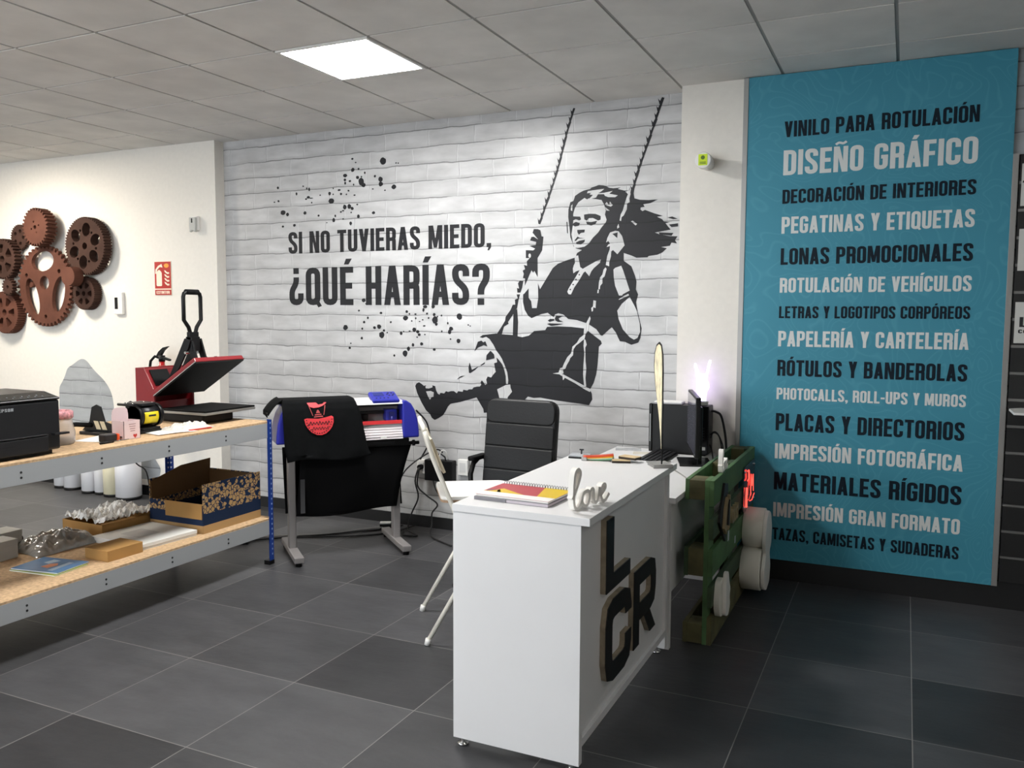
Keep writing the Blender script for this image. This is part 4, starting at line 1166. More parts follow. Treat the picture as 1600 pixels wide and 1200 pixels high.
t = thing('flat_box', 'flat white box lying between the small brown box and the printed box', 'box', (-2.585, -1.44, ZL), -.07)
wbx = mat('white_card_box', 'dcdcd8', .6)
b = MB(); b.box(-.20, .20, -.19, .20, .012, .034); b.make('lid', wbx, t, .002)
b = MB(); b.box(-.197, .197, -.187, .197, 0, .012); b.make('bottom', wbx, t, .001)
b = MB(); b.box(-.10, .06, -.08, .06, .034, .0346); b.make('label', mat('pale_grey_print', 'c6c6c4', .7), t)

t = thing('small_box', 'small plain brown box at the front edge of the lower shelf', 'box', (-2.465, -1.745, ZL), -.02)
b = MB(); b.box(-.085, .088, -.105, .112, 0, .058); b.make('body', kraft, t, .002)
b = MB(); b.box(-.08, .083, -.1055, -.1045, .002, .05); b.make('end_flap', kraft, t)

grey_card = mat('grey_card', 'b3b2ad', .7, noise=.05, nscale=15)
def grey_box(loc, lab, w, d, h):
    t = thing('grey_box', lab, 'box', loc, 0, 'grey boxes on the lower shelf')
    bb = MB(); bb.box(-w, 0, -d, 0, 0, h * .8); bb.make('body', grey_card, t, .0015)
    bb = MB(); bb.box(-w - .001, .001, -d - .001, .001, h * .8 - .01, h); bb.make('lid', grey_card, t, .0015)
grey_box((-2.885, -1.985, ZL), 'nearer grey box at the left edge of the lower shelf', .12, .12, .10)
grey_box((-3.03, -1.86, ZL), 'farther grey box behind the other grey box on the lower shelf', .13, .16, .105)

b = MB(); b.sheet(crump(.27, .38, .13, 33, 2.6, .8), 70, 90)
silver = mat('silver_film', '94918b', .16, noise=.35, nscale=16, spec=.9, coat=.8)
tag(b.make('silver_bag', silver), 'shiny clear grey plastic bag lying beside the grey boxes', 'bag', loc=(-2.90, -1.75, ZL), rz=-.12)

def book(loc, rz, lab, cover, w, d, th, deco=None):
    t = thing('brochure', lab, 'brochure', loc, rz, 'brochures on the lower shelf')
    bb = MB(); bb.box(-w / 2 + .001, w / 2 - .001, -d / 2 + .001, d / 2 - .001, .0008, th - .0008); bb.make('pages', paper, t)
    bb = MB(); bb.box(-w / 2, w / 2, -d / 2, d / 2, th - .0008, th); bb.box(-w / 2, w / 2, -d / 2, d / 2, 0, .0008); bb.make('cover', cover, t)
    return t
book((-2.565, -2.045, ZL), .12, 'yellow and green brochure under the blue one', mat('lime_cover', '9aa52c', .4), .29, .205, .006)
t = book((-2.575, -2.030, ZL + .006), .16, 'glossy blue brochure with an orange figure on the lower shelf', mat('blue_cover', '1f6fa8', .3, noise=.12, nscale=14), .285, .205, .006)
b = MB()
b.prism([(-.02, -.04), (.03, -.05), (.045, .0), (.02, .03), (-.01, .01)], 'xy', .006, .0066); b.make('cover_figure', mat('cover_orange', 'e08a5a', .4), t)
b = MB(); b.prism([(-.06, .02), (-.02, .01), (.0, .07), (-.05, .075)], 'xy', .006, .0065); b.prism([(.06, -.08), (.09, -.08), (.09, .06), (.06, .06)], 'xy', .006, .0065); b.make('cover_print', mat('cover_pale', 'a9c4d8', .4), t)

# cable hanging down behind the lower shelf
def cable(name, pts, r, lab, m=cable_m, n=8, cat='cable', group='cables'):
    P = [Vector(p) for p in pts]
    out = []
    for i in range(len(P) - 1):
        p0, p1, p2, p3 = P[max(i - 1, 0)], P[i], P[i + 1], P[min(i + 2, len(P) - 1)]
        for k in range(6):
            s = k / 6
            out.append(.5 * ((2 * p1) + (-p0 + p2) * s + (2 * p0 - 5 * p1 + 4 * p2 - p3) * s * s + (-p0 + 3 * p1 - 3 * p2 + p3) * s ** 3))
    out.append(P[-1])
    b = MB(); b.tube(out, r, n)
    return tag(b.make(name, m), lab, cat, group)
cable('cable', [(-3.18, -2.35, .90), (-3.2, -2.30, .55), (-3.17, -2.10, .46), (-3.12, -1.83, .36), (-3.12, -1.80, .302)], .004, 'black cable drooping behind the silver bag to the lower shelf')
cable('cable', [(-3.17, -1.60, .86), (-3.18, -1.56, .76), (-3.18, -1.46, .715), (-3.18, -1.36, .77), (-3.17, -1.33, .86)], .004, 'black cable loop hanging under the upper shelf before the white rolls')
cable('cable', [(-3.17, -1.15, .86), (-3.25, -1.02, .72), (-3.3, -.86, .58), (-3.36, -.72, .46), (-3.4, -.66, .02)], .0045, 'black cable slanting down from the upper shelf past the white rolls')

# ------------------------------------------------------------------ vinyl rolls standing behind the rack
film_w = mat('white_film', 'e3e3e6', .35)
cream_f = mat('cream_film', 'e6dfc0', .4)
ROLLS = [(-5.60, .31, .075, film_w, 'leftmost white vinyl roll standing against the white wall'), (-5.44, .30, .085, film_w, 'second white vinyl roll from the left against the white wall'), (-5.17, .25, .070, film_w, 'third white vinyl roll from the left behind the rack'), (-5.03, .26, .062, film_w, 'white vinyl roll touching the cream roll on its left'), (-4.88, .25, .080, cream_f, 'cream vinyl roll standing among the white rolls'), (-4.67, .23, .105, film_w, 'widest white vinyl roll at the right end of the row')]
for x, y, r, m, lab in ROLLS:
    t = thing('vinyl_roll', lab, 'vinyl roll', (x, y, 0), 0, 'vinyl rolls behind the rack')
    b = MB(); b.lathe([(r * .9, .02), (r, .024), (r, .50), (r * .55, .50), (r * .55, .46)], 26); b.make('film', m, t)
    b = MB(); b.lathe([(r * 1.0, 0), (r * 1.0, .022), (r * .5, .022)], 22); b.make('end_cap', black_pl, t)

# ================================================================== VINYL CUTTER (plotter) on its stand
pl = thing('vinyl_cutter', 'blue and grey vinyl cutter on a wheeled stand before the mural', 'vinyl cutter', (-2.04, -.27, 0), math.atan2(.75, .661))
blue_pl = mat('cutter_blue', '2a2f9c', .35)
grey_leg = mat('stand_grey', '8f8b8a', .4, .3)
pinkish = mat('cutter_grey', 'c9c2c4', .4)
def cap_poly(s):
    # end cap outline seen from the front, s=+1 right, -1 left; inner edge at x=.36
    pts = [(.352, .755), (.468, .755), (.466, .80), (.456, .88), (.438, .94), (.412, .985), (.380, 1.006), (.352, 1.008)]
    return [(s * x, z) for x, z in pts]
for s in (1, -1):
    b = MB(); b.prism(cap_poly(s), 'xz', -.13, .11)
    b.make('end_cap', blue_pl, pl, .012, 3)
b = MB()
ap = []
for k in range(13):
    t_ = k / 12
    ap.append((-.135 + .03 * (1 - cos(t_ * pi)) / 2 + (.0035 if k % 2 else 0), .755 + .098 * t_))
ap += [(.06, .853), (.06, .755)]
b.prism(ap, 'yz', -.352, .352); b.make('apron', pinkish, pl)
b = MB(); b.box(-.352, .352, -.112, -.02, .853, .858); b.prism([(-.114, .853), (-.108, .876), (-.10, .876), (-.10, .853)], 'yz', -.352, .352); b.make('cutting_strip', mat('strip_red', 'c02a2e', .4), pl)
b = MB(); b.box(-.352, .352, .0, .10, .86, .99); b.make('back_housing', mat('housing_grey', '8e8a8b', .5), pl)
b = MB(); b.box(-.352, .352, -.035, -.005, .915, .935); b.box(-.352, .352, -.03, .0, .962, .975); b.make('guide_rail', dark_met, pl, .002)
b = MB()
for x in (-.25, -.12, .01, .12): b.box(x - .016, x + .016, -.06, -.005, .878, .915); b.cyl((x - .012, -.055, .872), (x + .012, -.055, .872), .011, 10)
b.make('pinch_roller', black_pl, pl, .002)
b = MB(); b.box(.19, .335, -.075, -.035, .855, .862); b.make('roller_shaft', alu, pl)
b = MB(); b.prism([(.25, .872), (.262, .864), (.318, .864), (.325, .88), (.325, .945), (.25, .945)], 'xz', -.085, -.005); cg = b.make('carriage', blue_pl, pl, .005)
b = MB(); b.box(.27, .305, -.095, -.085, .87, .93); b.cyl((.288, -.092, .85), (.288, -.092, .90), .008, 10); b.make('blade_holder', mat('carriage_blue_dark', '1d2170', .4), cg)
b = MB(); b.prism([(-.125, .985), (-.10, 1.008), (.06, 1.018), (.10, 1.0), (.10, .985)], 'yz', -.36, .36); b.make('top_cover', mat('cover_grey', 'd4d1d0', .4), pl, .004)
PM = Matrix.Translation((.245, -.045, 1.018)) @ Matrix.Rotation(radians(18), 4, 'X')
b = MB(); b.box(-.092, .092, -.075, .07, -.012, .022, PM); cp = b.make('control_panel', blue_pl, pl, .012, 3)
b = MB(); b.box(-.07, .0, -.01, .045, .0222, .0238, PM); b.make('display', mat('lcd_blue', '27307a', .2), cp)
b = MB()
for a in range(6): b.prism(circ(.048 + .022 * cos(a * pi / 3), .015 + .022 * sin(a * pi / 3), .007, 8), 'xy', .0222, .0245, PM)
for k in range(4): b.prism(circ(-.06 + .026 * k, -.045, .006, 8), 'xy', .0222, .024, PM)
b.make('button', mat('button_dark', '15163a', .4), cp)
b = MB(); b.box(-.36, .40, -.115, .09, .705, .752); b.cyl((-.37, -.09, .715), (.43, -.09, .715), .012, 10); b.make('stand_bar', black_pl, pl, .004)
b = MB(); b.box(-.10, .30, -.118, -.114, .72, .735); b.make('bar_trim', dark_met, pl)
b = MB(); b.cyl((.43, -.09, .715), (.445, -.09, .715), .02, 12); b.cyl((.445, -.09, .715), (.475, -.09, .715), .012, 10); b.make('bar_knob', black_rub, pl)
b = MB(); b.box(.20, .24, -.137, -.134, .757, .775); b.make('sticker', paper, pl)
for x in (-.36, .335):
    b = MB(); b.box(x - .024, x + .024, -.035, .035, .05, .71); lg = b.make('leg_column', grey_leg, pl, .008, 3)
    b = MB(); b.box(x - .03, x + .03, -.275, .272, .024, .062); ft = b.make('foot', grey_leg, pl, .006)
    for y in (-.245, .245):
        b = MB(); b.cyl((x, y, 0), (x, y, .026), .02, 12); b.make('foot_pad', black_rub, ft)
cloth = mat('black_cloth', '0c0c0d', .9, spec=.1)
b = MB()
def basket(u, v):
    xl = -.312 - .03 * v
    xr = .425 - .10 * v - .02 * sin(pi * v)
    return (xl + (xr - xl) * u, -.085 - .03 * sin(pi * v) + .012 * sin(7 * u + 2 * v) + .02 * v, .705 - (.43 + .012 * sin(5 * u)) * v)
b.sheet(basket, 16, 14, .003); b.make('cloth_basket', cloth, pl)
b = MB(); b.sheet(lambda u, v: (-.40 + .78 * u, .10 - .10 * v, .705 - .42 * v), 8, 8, .003); b.make('cloth_basket', cloth, pl)
b = MB(); b.box(-.318, -.29, -.10, -.094, .30, .52); b.make('cloth_strap', mat('strap_grey', '3a3a3c', .8), pl)

# T-shirt draped over the left half of the cutter
ts = thing('t_shirt', 'black T-shirt with a red print draped over the left half of the cutter', 't-shirt', (-2.04, -.27, 0), math.atan2(.75, .661))
PROF = [(.13, .985), (.125, 1.012), (.09, 1.032), (0, 1.034), (-.09, 1.030), (-.128, 1.016), (-.150, .975), (-.160, .92), (-.166, .84), (-.170, .76), (-.174, .70), (-.172, .66)]
def prof(v):
    k = v * (len(PROF) - 1)
    i = min(int(k), len(PROF) - 2)
    f = k - i
    return (PROF[i][0] * (1 - f) + PROF[i + 1][0] * f, PROF[i][1] * (1 - f) + PROF[i + 1][1] * f)
def vz(z):   # profile parameter of the front fall at height z
    for i in range(5, len(PROF) - 1):
        a, c = PROF[i], PROF[i + 1]
        if a[1] >= z >= c[1]:
            return (i + (a[1] - z) / (a[1] - c[1])) / (len(PROF) - 1)
    return 5 / (len(PROF) - 1) if z > 1 else 1.0
def shirt(u, v, off=0.0):
    y, z = prof(v)
    f = max(0, (v - .45) / .55)
    xl = -.432 + .012 * f + (.03 * max(0, f - .6))
    xr = .035 + .09 * f
    wob = .006 * sin(9 * u + 5 * f) * f + .004 * sin(17 * u + 2)
    return (xl + (xr - xl) * u, y - abs(wob) * f * 1.5 - off, z + (.012 * sin(2.2 * u * pi) * f if v > .95 else 0) + (off if v < .45 else 0) + .025 * (1 - u) * -f * .6)
black_cotton = mat('black_cotton', '0e0f10', .92, spec=.1, noise=.2, nscale=40)
b = MB(); b.sheet(shirt, 30, 44, -.004); b.make('shirt_body', black_cotton, ts)
b = MB()
b.sheet(lambda u, v: (-.425 - .088 * v - .004 * sin(6 * u), .10 - .235 * u, 1.036 - .055 * v ** 2 - .028 * v - .012 * (u > .8) * v), 10, 8, .004)
b.sheet(lambda u, v: (-.513 + .002 * sin(5 * u), .09 - .21 * u, max(.93, .956 - .03 * v)), 8, 3, .004); b.make('sleeve', black_cotton, ts)
def on_shirt(x, z, off):
    v = vz(z)
    f = max(0, (v - .45) / .55)
    xl = -.432 + .012 * f + (.03 * max(0, f - .6)); xr = .035 + .09 * f
    u = (x - xl) / (xr - xl)
    p = shirt(u, v, off)
    return Vector(p)
def decal(name, polys, m, off):
    b = MB()
    for L in polys:
        n = len(L)
        P = []
        for i in range(n):
            a, c = L[i], L[(i + 1) % n]
            for q in range(4): P.append((a[0] + (c[0] - a[0]) * q / 4, a[1] + (c[1] - a[1]) * q / 4))
        cx, cy = sum(p[0] for p in P) / len(P), sum(p[1] for p in P) / len(P)
        rings = []
        for s in (1, .66, .33):
            rings.append([b.bm.verts.new(on_shirt(-.204 + ((cx + (p[0] - cx) * s) / 17.15 + 470 - 496) * .0045, .921 - ((cy + (p[1] - cy) * s) / 17.15 + 620 - 654.5) * .0046, off)) for p in P])
        c0 = b.bm.verts.new(on_shirt(-.204 + (cx / 17.15 + 470 - 496) * .0045, .921 - (cy / 17.15 + 620 - 654.5) * .0046, off))
        m_ = len(P)
        for A, B in zip(rings, rings[1:]):
            for i in range(m_): b._face([A[i], A[(i + 1) % m_], B[(i + 1) % m_], B[i]])
        for i in range(m_): b._face([rings[-1][i], rings[-1][(i + 1) % m_], c0])
    return b.make(name, m, ts, fix=False)
red_v = mat('red_vinyl', 'dc3b42', .5)
decal('print_badge', [[(85, 600), (150, 580), (250, 588), (420, 600), (600, 575), (740, 545), (780, 575), (785, 700), (750, 800), (690, 880), (600, 950), (490, 985), (380, 975), (260, 915), (170, 820), (110, 720)]], red_v, .007)
decal('print_cap', [[(150, 180), (175, 135), (290, 130), (300, 175), (400, 250), (440, 285), (430, 345), (320, 355), (240, 330), (190, 280)], [(430, 285), (480, 290), (560, 275), (585, 240), (620, 190), (648, 205), (630, 250), (590, 285), (520, 320), (430, 348)]], red_v, .008)
decal('print_collar', [[(345, 500), (490, 490), (500, 515), (335, 525)], [(325, 545), (520, 535), (540, 560), (315, 570)], [(200, 300), (215, 300), (300, 530), (285, 530)], [(590, 300), (605, 300), (560, 520), (545, 520)], [(400, 400), (430, 400), (470, 470), (370, 475)]], mat('red_vinyl_dull', 'b04a4a', .6), .008)
def squig(x0, x1, y, amp, n, wd=16):
    pts = [Vector((x0 + (x1 - x0) * k / (n * 6), y + amp * sin(k * 1.05) * (1 + .35 * sin(k * .37)))) for k in range(n * 6 + 1)]
    L, R = stroke(pts, wd)
    return [[tuple(L[i]), tuple(R[i]), tuple(R[i + 1]), tuple(L[i + 1])] for i in range(len(pts) - 1)]
dk = []
dk += squig(180, 690, 705, 34, 7)
dk += squig(255, 660, 825, 28, 6, 14)
for k in range(17):
    a = pi * (.02 + .96 * k / 16)
    cx_, cy_ = 440 - 305 * cos(a), 605 + 335 * sin(a)
    dk.append([(cx_ - 13, cy_ - 13), (cx_ + 13, cy_ - 13), (cx_ + 13, cy_ + 13), (cx_ - 13, cy_ + 13)])
decal('print_script', dk, mat('print_dark_red', '3a0f12', .7), .0088)

# ================================================================== WHITE FOLDING STOOL
st = thing('folding_stool', 'tall white folding stool with backrest left of the reception counter', 'stool', (-.855, -1.245, 0), math.atan2(.56, .83))
wm = mat('stool_white', 'e6e2d6', .35)
# local +x faces the desk, +y is the far side
for s in (1, -1):
    y = s * .235
    b = MB(); b.tube([(0, y, .012), (.20, y, .36), (.385, y, .678)], .0115, 10); l1 = b.make('rear_leg', wm, st)
    b = MB(); b.tube([(.40, y * .92, .012), (.30, y * .92, .22), (.125, y * .92, .66), (.03, y * .92, .90), (.005, y * .92, .985), (-.005, y * .88, 1.025)], .0115, 10); l2 = b.make('back_frame', wm, st)
    b = MB(); b.cyl((0, y, 0), (.006, y, .03), .015, 12); b.make('foot_cap', white_pl, l1)
    b = MB(); b.cyl((.404, y * .92, 0), (.398, y * .92, .03), .015, 12); b.make('foot_cap', white_pl, l2)
b = MB(); b.tube([(-.005, .207, 1.025), (-.012, .17, 1.043), (-.018, 0, 1.05), (-.012, -.17, 1.043), (-.005, -.207, 1.025)], .0115, 10); b.make('top_rail', wm, st)
b = MB()
def sbk(u, v):
    y = -.2 + .4 * u
    z = .825 + .165 * v
    return (.094 - .066 * v - .010 * sin(pi * u), y, z)
b.sheet(sbk, 12, 6, .014); b.make('backrest', mat('stool_cream', 'd9cdb4', .45), st, .003)
b = MB()
seat = [tuple(p) for p in rrpath([(.07, -.195), (.42, -.185), (.45, -.12), (.45, .12), (.42, .185), (.07, .195)], .05, True, 4)]
b.prism(seat, 'xy', .688, .706); se = b.make('seat', mat('seat_white', 'f0eee9', .35), st, .004, 2)
b = MB(); b.prism([(x * .99 + .002, y * .99) for x, y in seat], 'xy', .676, .688); b.make('seat_edge', mat('seat_wood', 'a98d72', .6), se)
b = MB(); b.cyl((.27, -.235, .48), (.27, .235, .48), .009, 8); b.cyl((.34, -.216, .13), (.34, .216, .13), .009, 8); b.make('stretcher', wm, st)

# ================================================================== OFFICE CHAIR
oc = thing('office_chair', 'black leather office chair standing behind the reception counter', 'office chair', (-.745, -.60, 0), -.06)
leather = mat('black_leather', '0c0c0d', .45, bump=.08, nscale=90, spec=.35)
b = MB()
def pad(x0, x1, z0, z1, y, th, M=None, cr=.05):
    out = [tuple(p) for p in rrpath([(x0, z0), (x1, z0), (x1, z1), (x0, z1)], cr, True, 6)]
    b.prism(out, 'xz', y, y + th, M)
LM = Matrix.Translation((0, .20, .52)) @ Matrix.Rotation(radians(-7), 4, 'X') @ Matrix.Translation((0, -.20, -.52))
pad(-.236, .232, .50, 1.085, .185, .055, LM, .07); bk = b.make('backrest', leather, oc, .02, 4)
for k, (z0, z1) in enumerate(((.535, .664), (.668, .80), (.804, .936), (.940, 1.075))):
    b = MB(); pad(-.227, .223, z0, z1, .177, .02, LM, .012 if k < 3 else .05); b.make('back_cushion', leather, bk, .007, 3)
b = MB(); b.prism([tuple(p) for p in rrpath([(-.17, -.20), (.25, -.20), (.25, .20), (-.17, .20)], .08, True, 5)], 'xy', .44, .53); b.make('seat', leather, oc, .025, 4)
for s in (-1, 1):
    b = MB(); b.tube([(s * .235, .10, .47), (s * .262, .12, .52), (s * .262, .11, .64), (s * .260, .14, .70), (s * .258, .19, .725), (s * .256, .27, .725), (s * .252, .29, .66), (s * .245, .24, .54), (s * .235, .17, .47)], .016, 8); arm = b.make('armrest', black_pl, oc)
    b = MB(); b.prism([tuple(p) for p in rrpath([(-.026, .10), (.026, .10), (.026, .28), (-.026, .28)], .025, True, 4)], 'xy', .722, .748, Matrix.Translation((s * .259, 0, -.005))); b.make('arm_pad', black_rub, arm, .008)
b = MB(); b.cyl((0, 0, .10), (0, 0, .44), .028, 16); b.cyl((0, 0, .10), (0, 0, .28), .038, 16); b.make('gas_column', black_pl, oc)
b = MB(); b.box(-.09, .09, -.10, .12, .415, .44); b.make('tilt_mechanism', dark_met, oc)
for k in range(5):
    a = .95 + 2 * pi * k / 5
    b = MB(); b.tube([(.03 * cos(a), .03 * sin(a), .115), (.17 * cos(a), .17 * sin(a), .10), (.25 * cos(a), .25 * sin(a), .075)], [.028, .022, .016], 8); lg = b.make('base_spoke', black_pl, oc)
    b = MB(); b.cyl((.25 * cos(a) - .012 * sin(a), .25 * sin(a) + .012 * cos(a), .027), (.25 * cos(a) + .012 * sin(a), .25 * sin(a) - .012 * cos(a), .027), .027, 14); b.cyl((.25 * cos(a), .25 * sin(a), .03), (.25 * cos(a), .25 * sin(a), .078), .008, 8); b.make('caster', black_rub, lg)

# ================================================================== RECEPTION COUNTER
ct = thing('reception_counter', 'white reception counter with big black letters on its side in the foreground', 'counter', (.104, -1.625, 0))
CM = Matrix.Translation((-.104, 1.625, 0))
b = MB(); b.box(-.157, .366, -2.213, -1.035, .873, .90, CM); b.make('counter_top', white_lam, ct, .0012)
b = MB(); b.box(-.156, .334, -2.208, -2.178, .03, .873, CM); b.make('end_panel', white_lam, ct, .001)
b = MB(); b.box(-.156, .334, -1.068, -1.038, .03, .873, CM); b.make('end_panel', white_lam, ct, .001)
b = MB(); b.box(.302, .320, -2.178, -1.068, .10, .873, CM); b.make('front_panel', white_lam, ct)
b = MB(); b.box(.302, .334, -2.178, -1.068, .088, .118, CM); b.make('bottom_ledge', white_lam, ct, .001)
b = MB(); b.box(-.13, .30, -2.178, -1.068, .42, .445, CM); b.make('inner_shelf', white_lam, ct)
for x, y in ((-.125, -2.19), (.30, -2.193), (-.125, -1.053), (.29, -1.053)):
    b = MB(); b.lathe([(.019, 0), (.021, .004), (.021, .010), (.008, .013), (.008, .03)], 16, CM @ Matrix.Translation((x, y, 0))); b.make('levelling_foot', chrome, ct)
black_face = mat('letter_black', '1b1816', .45)
ply = mat('letter_wood_edge', '9a8d78', .7, noise=.2, nscale=30)
def logo_letter(name_label, outlines):
    """outlines: list of closed (outer, inner or None) in y, z"""
    b1, b2 = MB(), MB()
    for out, inn in outlines:
        if inn is None:
            b1.prism(out, 'yz', .3205, .341, CM)
            b2.prism(out, 'yz', .341, .345, CM)
        else:
            b1.ringprism(out, inn, 'yz', .3205, .341, CM)
            b2.ringprism(out, inn, 'yz', .341, .345, CM)
    core = b1.make('letter', ply, ct)
    core['label'] = name_label
    b2.make('letter_face', black_face, core)
Y0 = -1.965
logo_letter('black wooden letter L', [([(Y0, .562), (Y0 + .292, .562), (Y0 + .292, .622), (Y0 + .082, .622), (Y0 + .082, .835), (Y0, .835)], None)])
def strokes(path, wd, chamf, closed=False):
    p = rrpath(path, chamf, closed, 2)
    L, R = stroke(p, wd, closed)
    if closed: return (L, R)
    return ([tuple(q) for q in L] + [tuple(q) for q in R][::-1], None)
h = .037
logo_letter('black wooden letter C', [strokes([(-1.648 - h, .335), (-1.648 - h, .205 + h), (-1.962 + h, .205 + h), (-1.962 + h, .522 - h), (-1.648 - h, .522 - h), (-1.648 - h, .415)], 2 * h, .055)])
yl, yr = -1.612, -1.285
logo_letter('black wooden letter R', [
    ([(yl, .222), (yl + .078, .222), (yl + .078, .545), (yl, .545)], None),
    strokes([(yl + .0785, .545 - .036), (yr - .037, .545 - .036), (yr - .037, .36), (yl + .0785, .36)], .072, .05),
    ([(yl + .15, .3235), (yl + .235, .3235), (yr, .222), (yr - .085, .222)], None)])

# ------------------------------------------------------------------ things on the counter
ZC = .90
t = thing('catalogue', 'grey catalogue lying under the spiral notebook on the counter', 'catalogue', (.035, -2.005, ZC), -.04)
b = MB(); b.box(-.147, .147, -.112, .106, .001, .011); b.make('pages', mat('page_lilac', 'cdc3cb', .6), t)
b = MB(); b.box(-.15, .15, -.115, .108, .011, .0122); b.box(-.15, .15, -.115, .108, 0, .001); b.prism([(-.15, .0), (-.02, .0), (-.02, .011), (-.15, .011)], 'xz', -.1155, -.1125); b.make('cover', mat('catalogue_grey', '77757a', .4), t)
t = thing('spiral_notebook', 'spiral notebook with red and yellow triangles on its cover', 'notebook', (.035, -2.000, ZC + .0125), -.05)
b = MB(); b.box(-.146, .146, -.11, .10, 0, .007); b.make('pages', paper, t)
b = MB(); b.box(-.148, .148, -.112, .102, .007, .0078); b.make('cover', mat('cover_red', 'c03c46', .35), t)
b = MB()
b.box(-.148, .148, -.112, -.055, .0078, .0081); b.make('cover_white_band', paper, t)
b = MB()
for P in ([(-.148, -.055), (-.10, -.012), (-.075, -.055)], [(-.11, -.01), (-.095, .012), (.02, -.055), (-.09, -.055)], [(.035, .10), (.148, .10), (.148, -.055), (.075, -.055)]):
    b.prism(P, 'xy', .0078, .0082)
b.make('cover_yellow', mat('cover_yellow', 'edc81a', .35), t)
b = MB(); b.prism([(-.135, -.055), (-.145, -.02), (-.10, -.012)], 'xy', .0078, .0083); b.make('cover_plum', mat('cover_plum', '8a3a55', .35), t)
b = MB()
for k in range(26):
    x = -.137 + .011 * k
    b.tube([(x, .102 + .010 * cos(a), .0098 + .009 * sin(a)) for a in [2 * pi * q / 10 for q in range(10)]], .0011, 5, closed=True)
b.make('spiral_binding', mat('spiral_metal', '8d8a90', .3, .8), t)

def love_sign(loc, rz, lab, h, length, th, m):
    """script word, standing upright; local x along the word, z up"""
    t = thing('love_sign', lab, 'sign', loc, rz, 'white script signs')
    k = length
    lw = .0125 * (h / .145)
    def add(path, closed=False, w_=lw):
        P = [Vector((x * k, z * h)) for x, z in path]
        Q = []
        n = len(P)
        for i in range(n if closed else n - 1):
            p0, p1, p2, p3 = P[i - 1] if (closed or i) else P[0], P[i], P[(i + 1) % n], P[(i + 2) % n] if (closed or i + 2 < n) else P[-1]
            for q in range(5):
                s = q / 5
                Q.append(.5 * ((2 * p1) + (-p0 + p2) * s + (2 * p0 - 5 * p1 + 4 * p2 - p3) * s * s + (-p0 + 3 * p1 - 3 * p2 + p3) * s ** 3))
        if not closed: Q.append(P[-1])
        L, R = stroke(Q, w_, closed)
        bb = MB()
        N_ = len(Q)
        for i in range(N_ if closed else N_ - 1):
            j = (i + 1) % N_
            bb.prism([tuple(L[i]), tuple(R[i]), tuple(R[j]), tuple(L[j])], 'xz', -th / 2, th / 2)
        bmesh.ops.remove_doubles(bb.bm, verts=bb.bm.verts[:], dist=1e-6)
        return bb
    add([(.02, .30), (.10, .48), (.19, .72), (.22, .90), (.16, .99), (.09, .90), (.06, .60), (.06, .25), (.10, .07), (.19, .06), (.27, .22)]).make('letter', m, t)
    add([(.40, .42), (.31, .38), (.27, .20), (.33, .07), (.42, .09), (.465, .25), (.45, .38)], True).make('letter', m, t)
    add([(.46, .36), (.52, .44), (.57, .40), (.58, .20), (.62, .08), (.69, .16), (.73, .44)]).make('letter', m, t)
    add([(.73, .44), (.75, .24), (.80, .26), (.89, .38), (.88, .47), (.81, .45), (.77, .25), (.82, .08), (.91, .09), (1.0, .22)]).make('letter', m, t)
    return t
foam_w = mat('foam_white', 'ece9e3', .6)
love_sign((.268, -2.150, ZC), math.atan2(.215, .062), 'white wooden script word love standing on the counter', .145, .225, .022, foam_w)

t = thing('card_stand', 'small black and clear card stand at the far left counter corner', 'stand', (-.085, -1.090, ZC), .1)
b = MB(); b.box(-.05, .05, -.035, .035, 0, .008); b.make('base', black_pl, t, .002)
b = MB(); b.box(-.048, .048, -.03, .03, .008, .018); b.make('card', mat('card_grey', 'b9bcc0', .3), t, .002)
b = MB(); b.cyl((.005, .0, .018), (.005, .0, .04), .004, 8); b.box(-.004, .016, -.004, .004, .036, .042); b.make('clip', dark_met, t)

t = thing('swatch_fan', 'fan of orange, yellow and green colour strips on the counter', 'colour swatch', (.015, -1.120, ZC), .18)
for k, (c, dz, rot) in enumerate((('3c8a4a', 0, -.16), ('c9d3d0', .004, -.05), ('e3c02c', .008, .02), ('e07a24', .012, .10), ('d2461f', .016, .18))):
    b = MB()
    Rm = Matrix.Rotation(rot, 4, 'Z')
    b.sheet(lambda u, v: Rm @ Vector((-.07 + .14 * u, -.022 + .044 * v, dz + .004 + .010 * u * u)), 8, 2, .0035)
    b.make('colour_strip', mat('swatch_%d' % k, c, .4), t)
b = MB(); b.box(-.075, -.05, -.03, .03, 0, .02); b.make('binding', mat('clear_plastic_2', 'cfd0cf', .2, trans=.3), t, .002)

wood_l = mat('pale_plywood', 'd2b98f', .6, noise=.12, nscale=12, stretch=(1, 6, 1))
wood_e = mat('burnt_edge', '2e241b', .7)
for lab, loc, rz, w_, d_ in (('dark edged wooden plaque lying flat under the tilted one', (.128, -1.128, ZC), .35, .085, .05), ('pale wooden plaque lying tilted on the dark one', (.160, -1.095, ZC + .014), -.25, .09, .055)):
    t = thing('wood_plaque', lab, 'plaque', loc, rz, 'small wooden plaques on the counter')
    b = MB(); b.box(-w_ / 2, w_ / 2, -d_ / 2, d_ / 2, 0, .010); b.make('board', wood_e, t, .001)
    b = MB(); b.box(-w_ / 2 + .001, w_ / 2 - .001, -d_ / 2 + .001, d_ / 2 - .001, .010, .0128); b.make('top_veneer', wood_l, t)

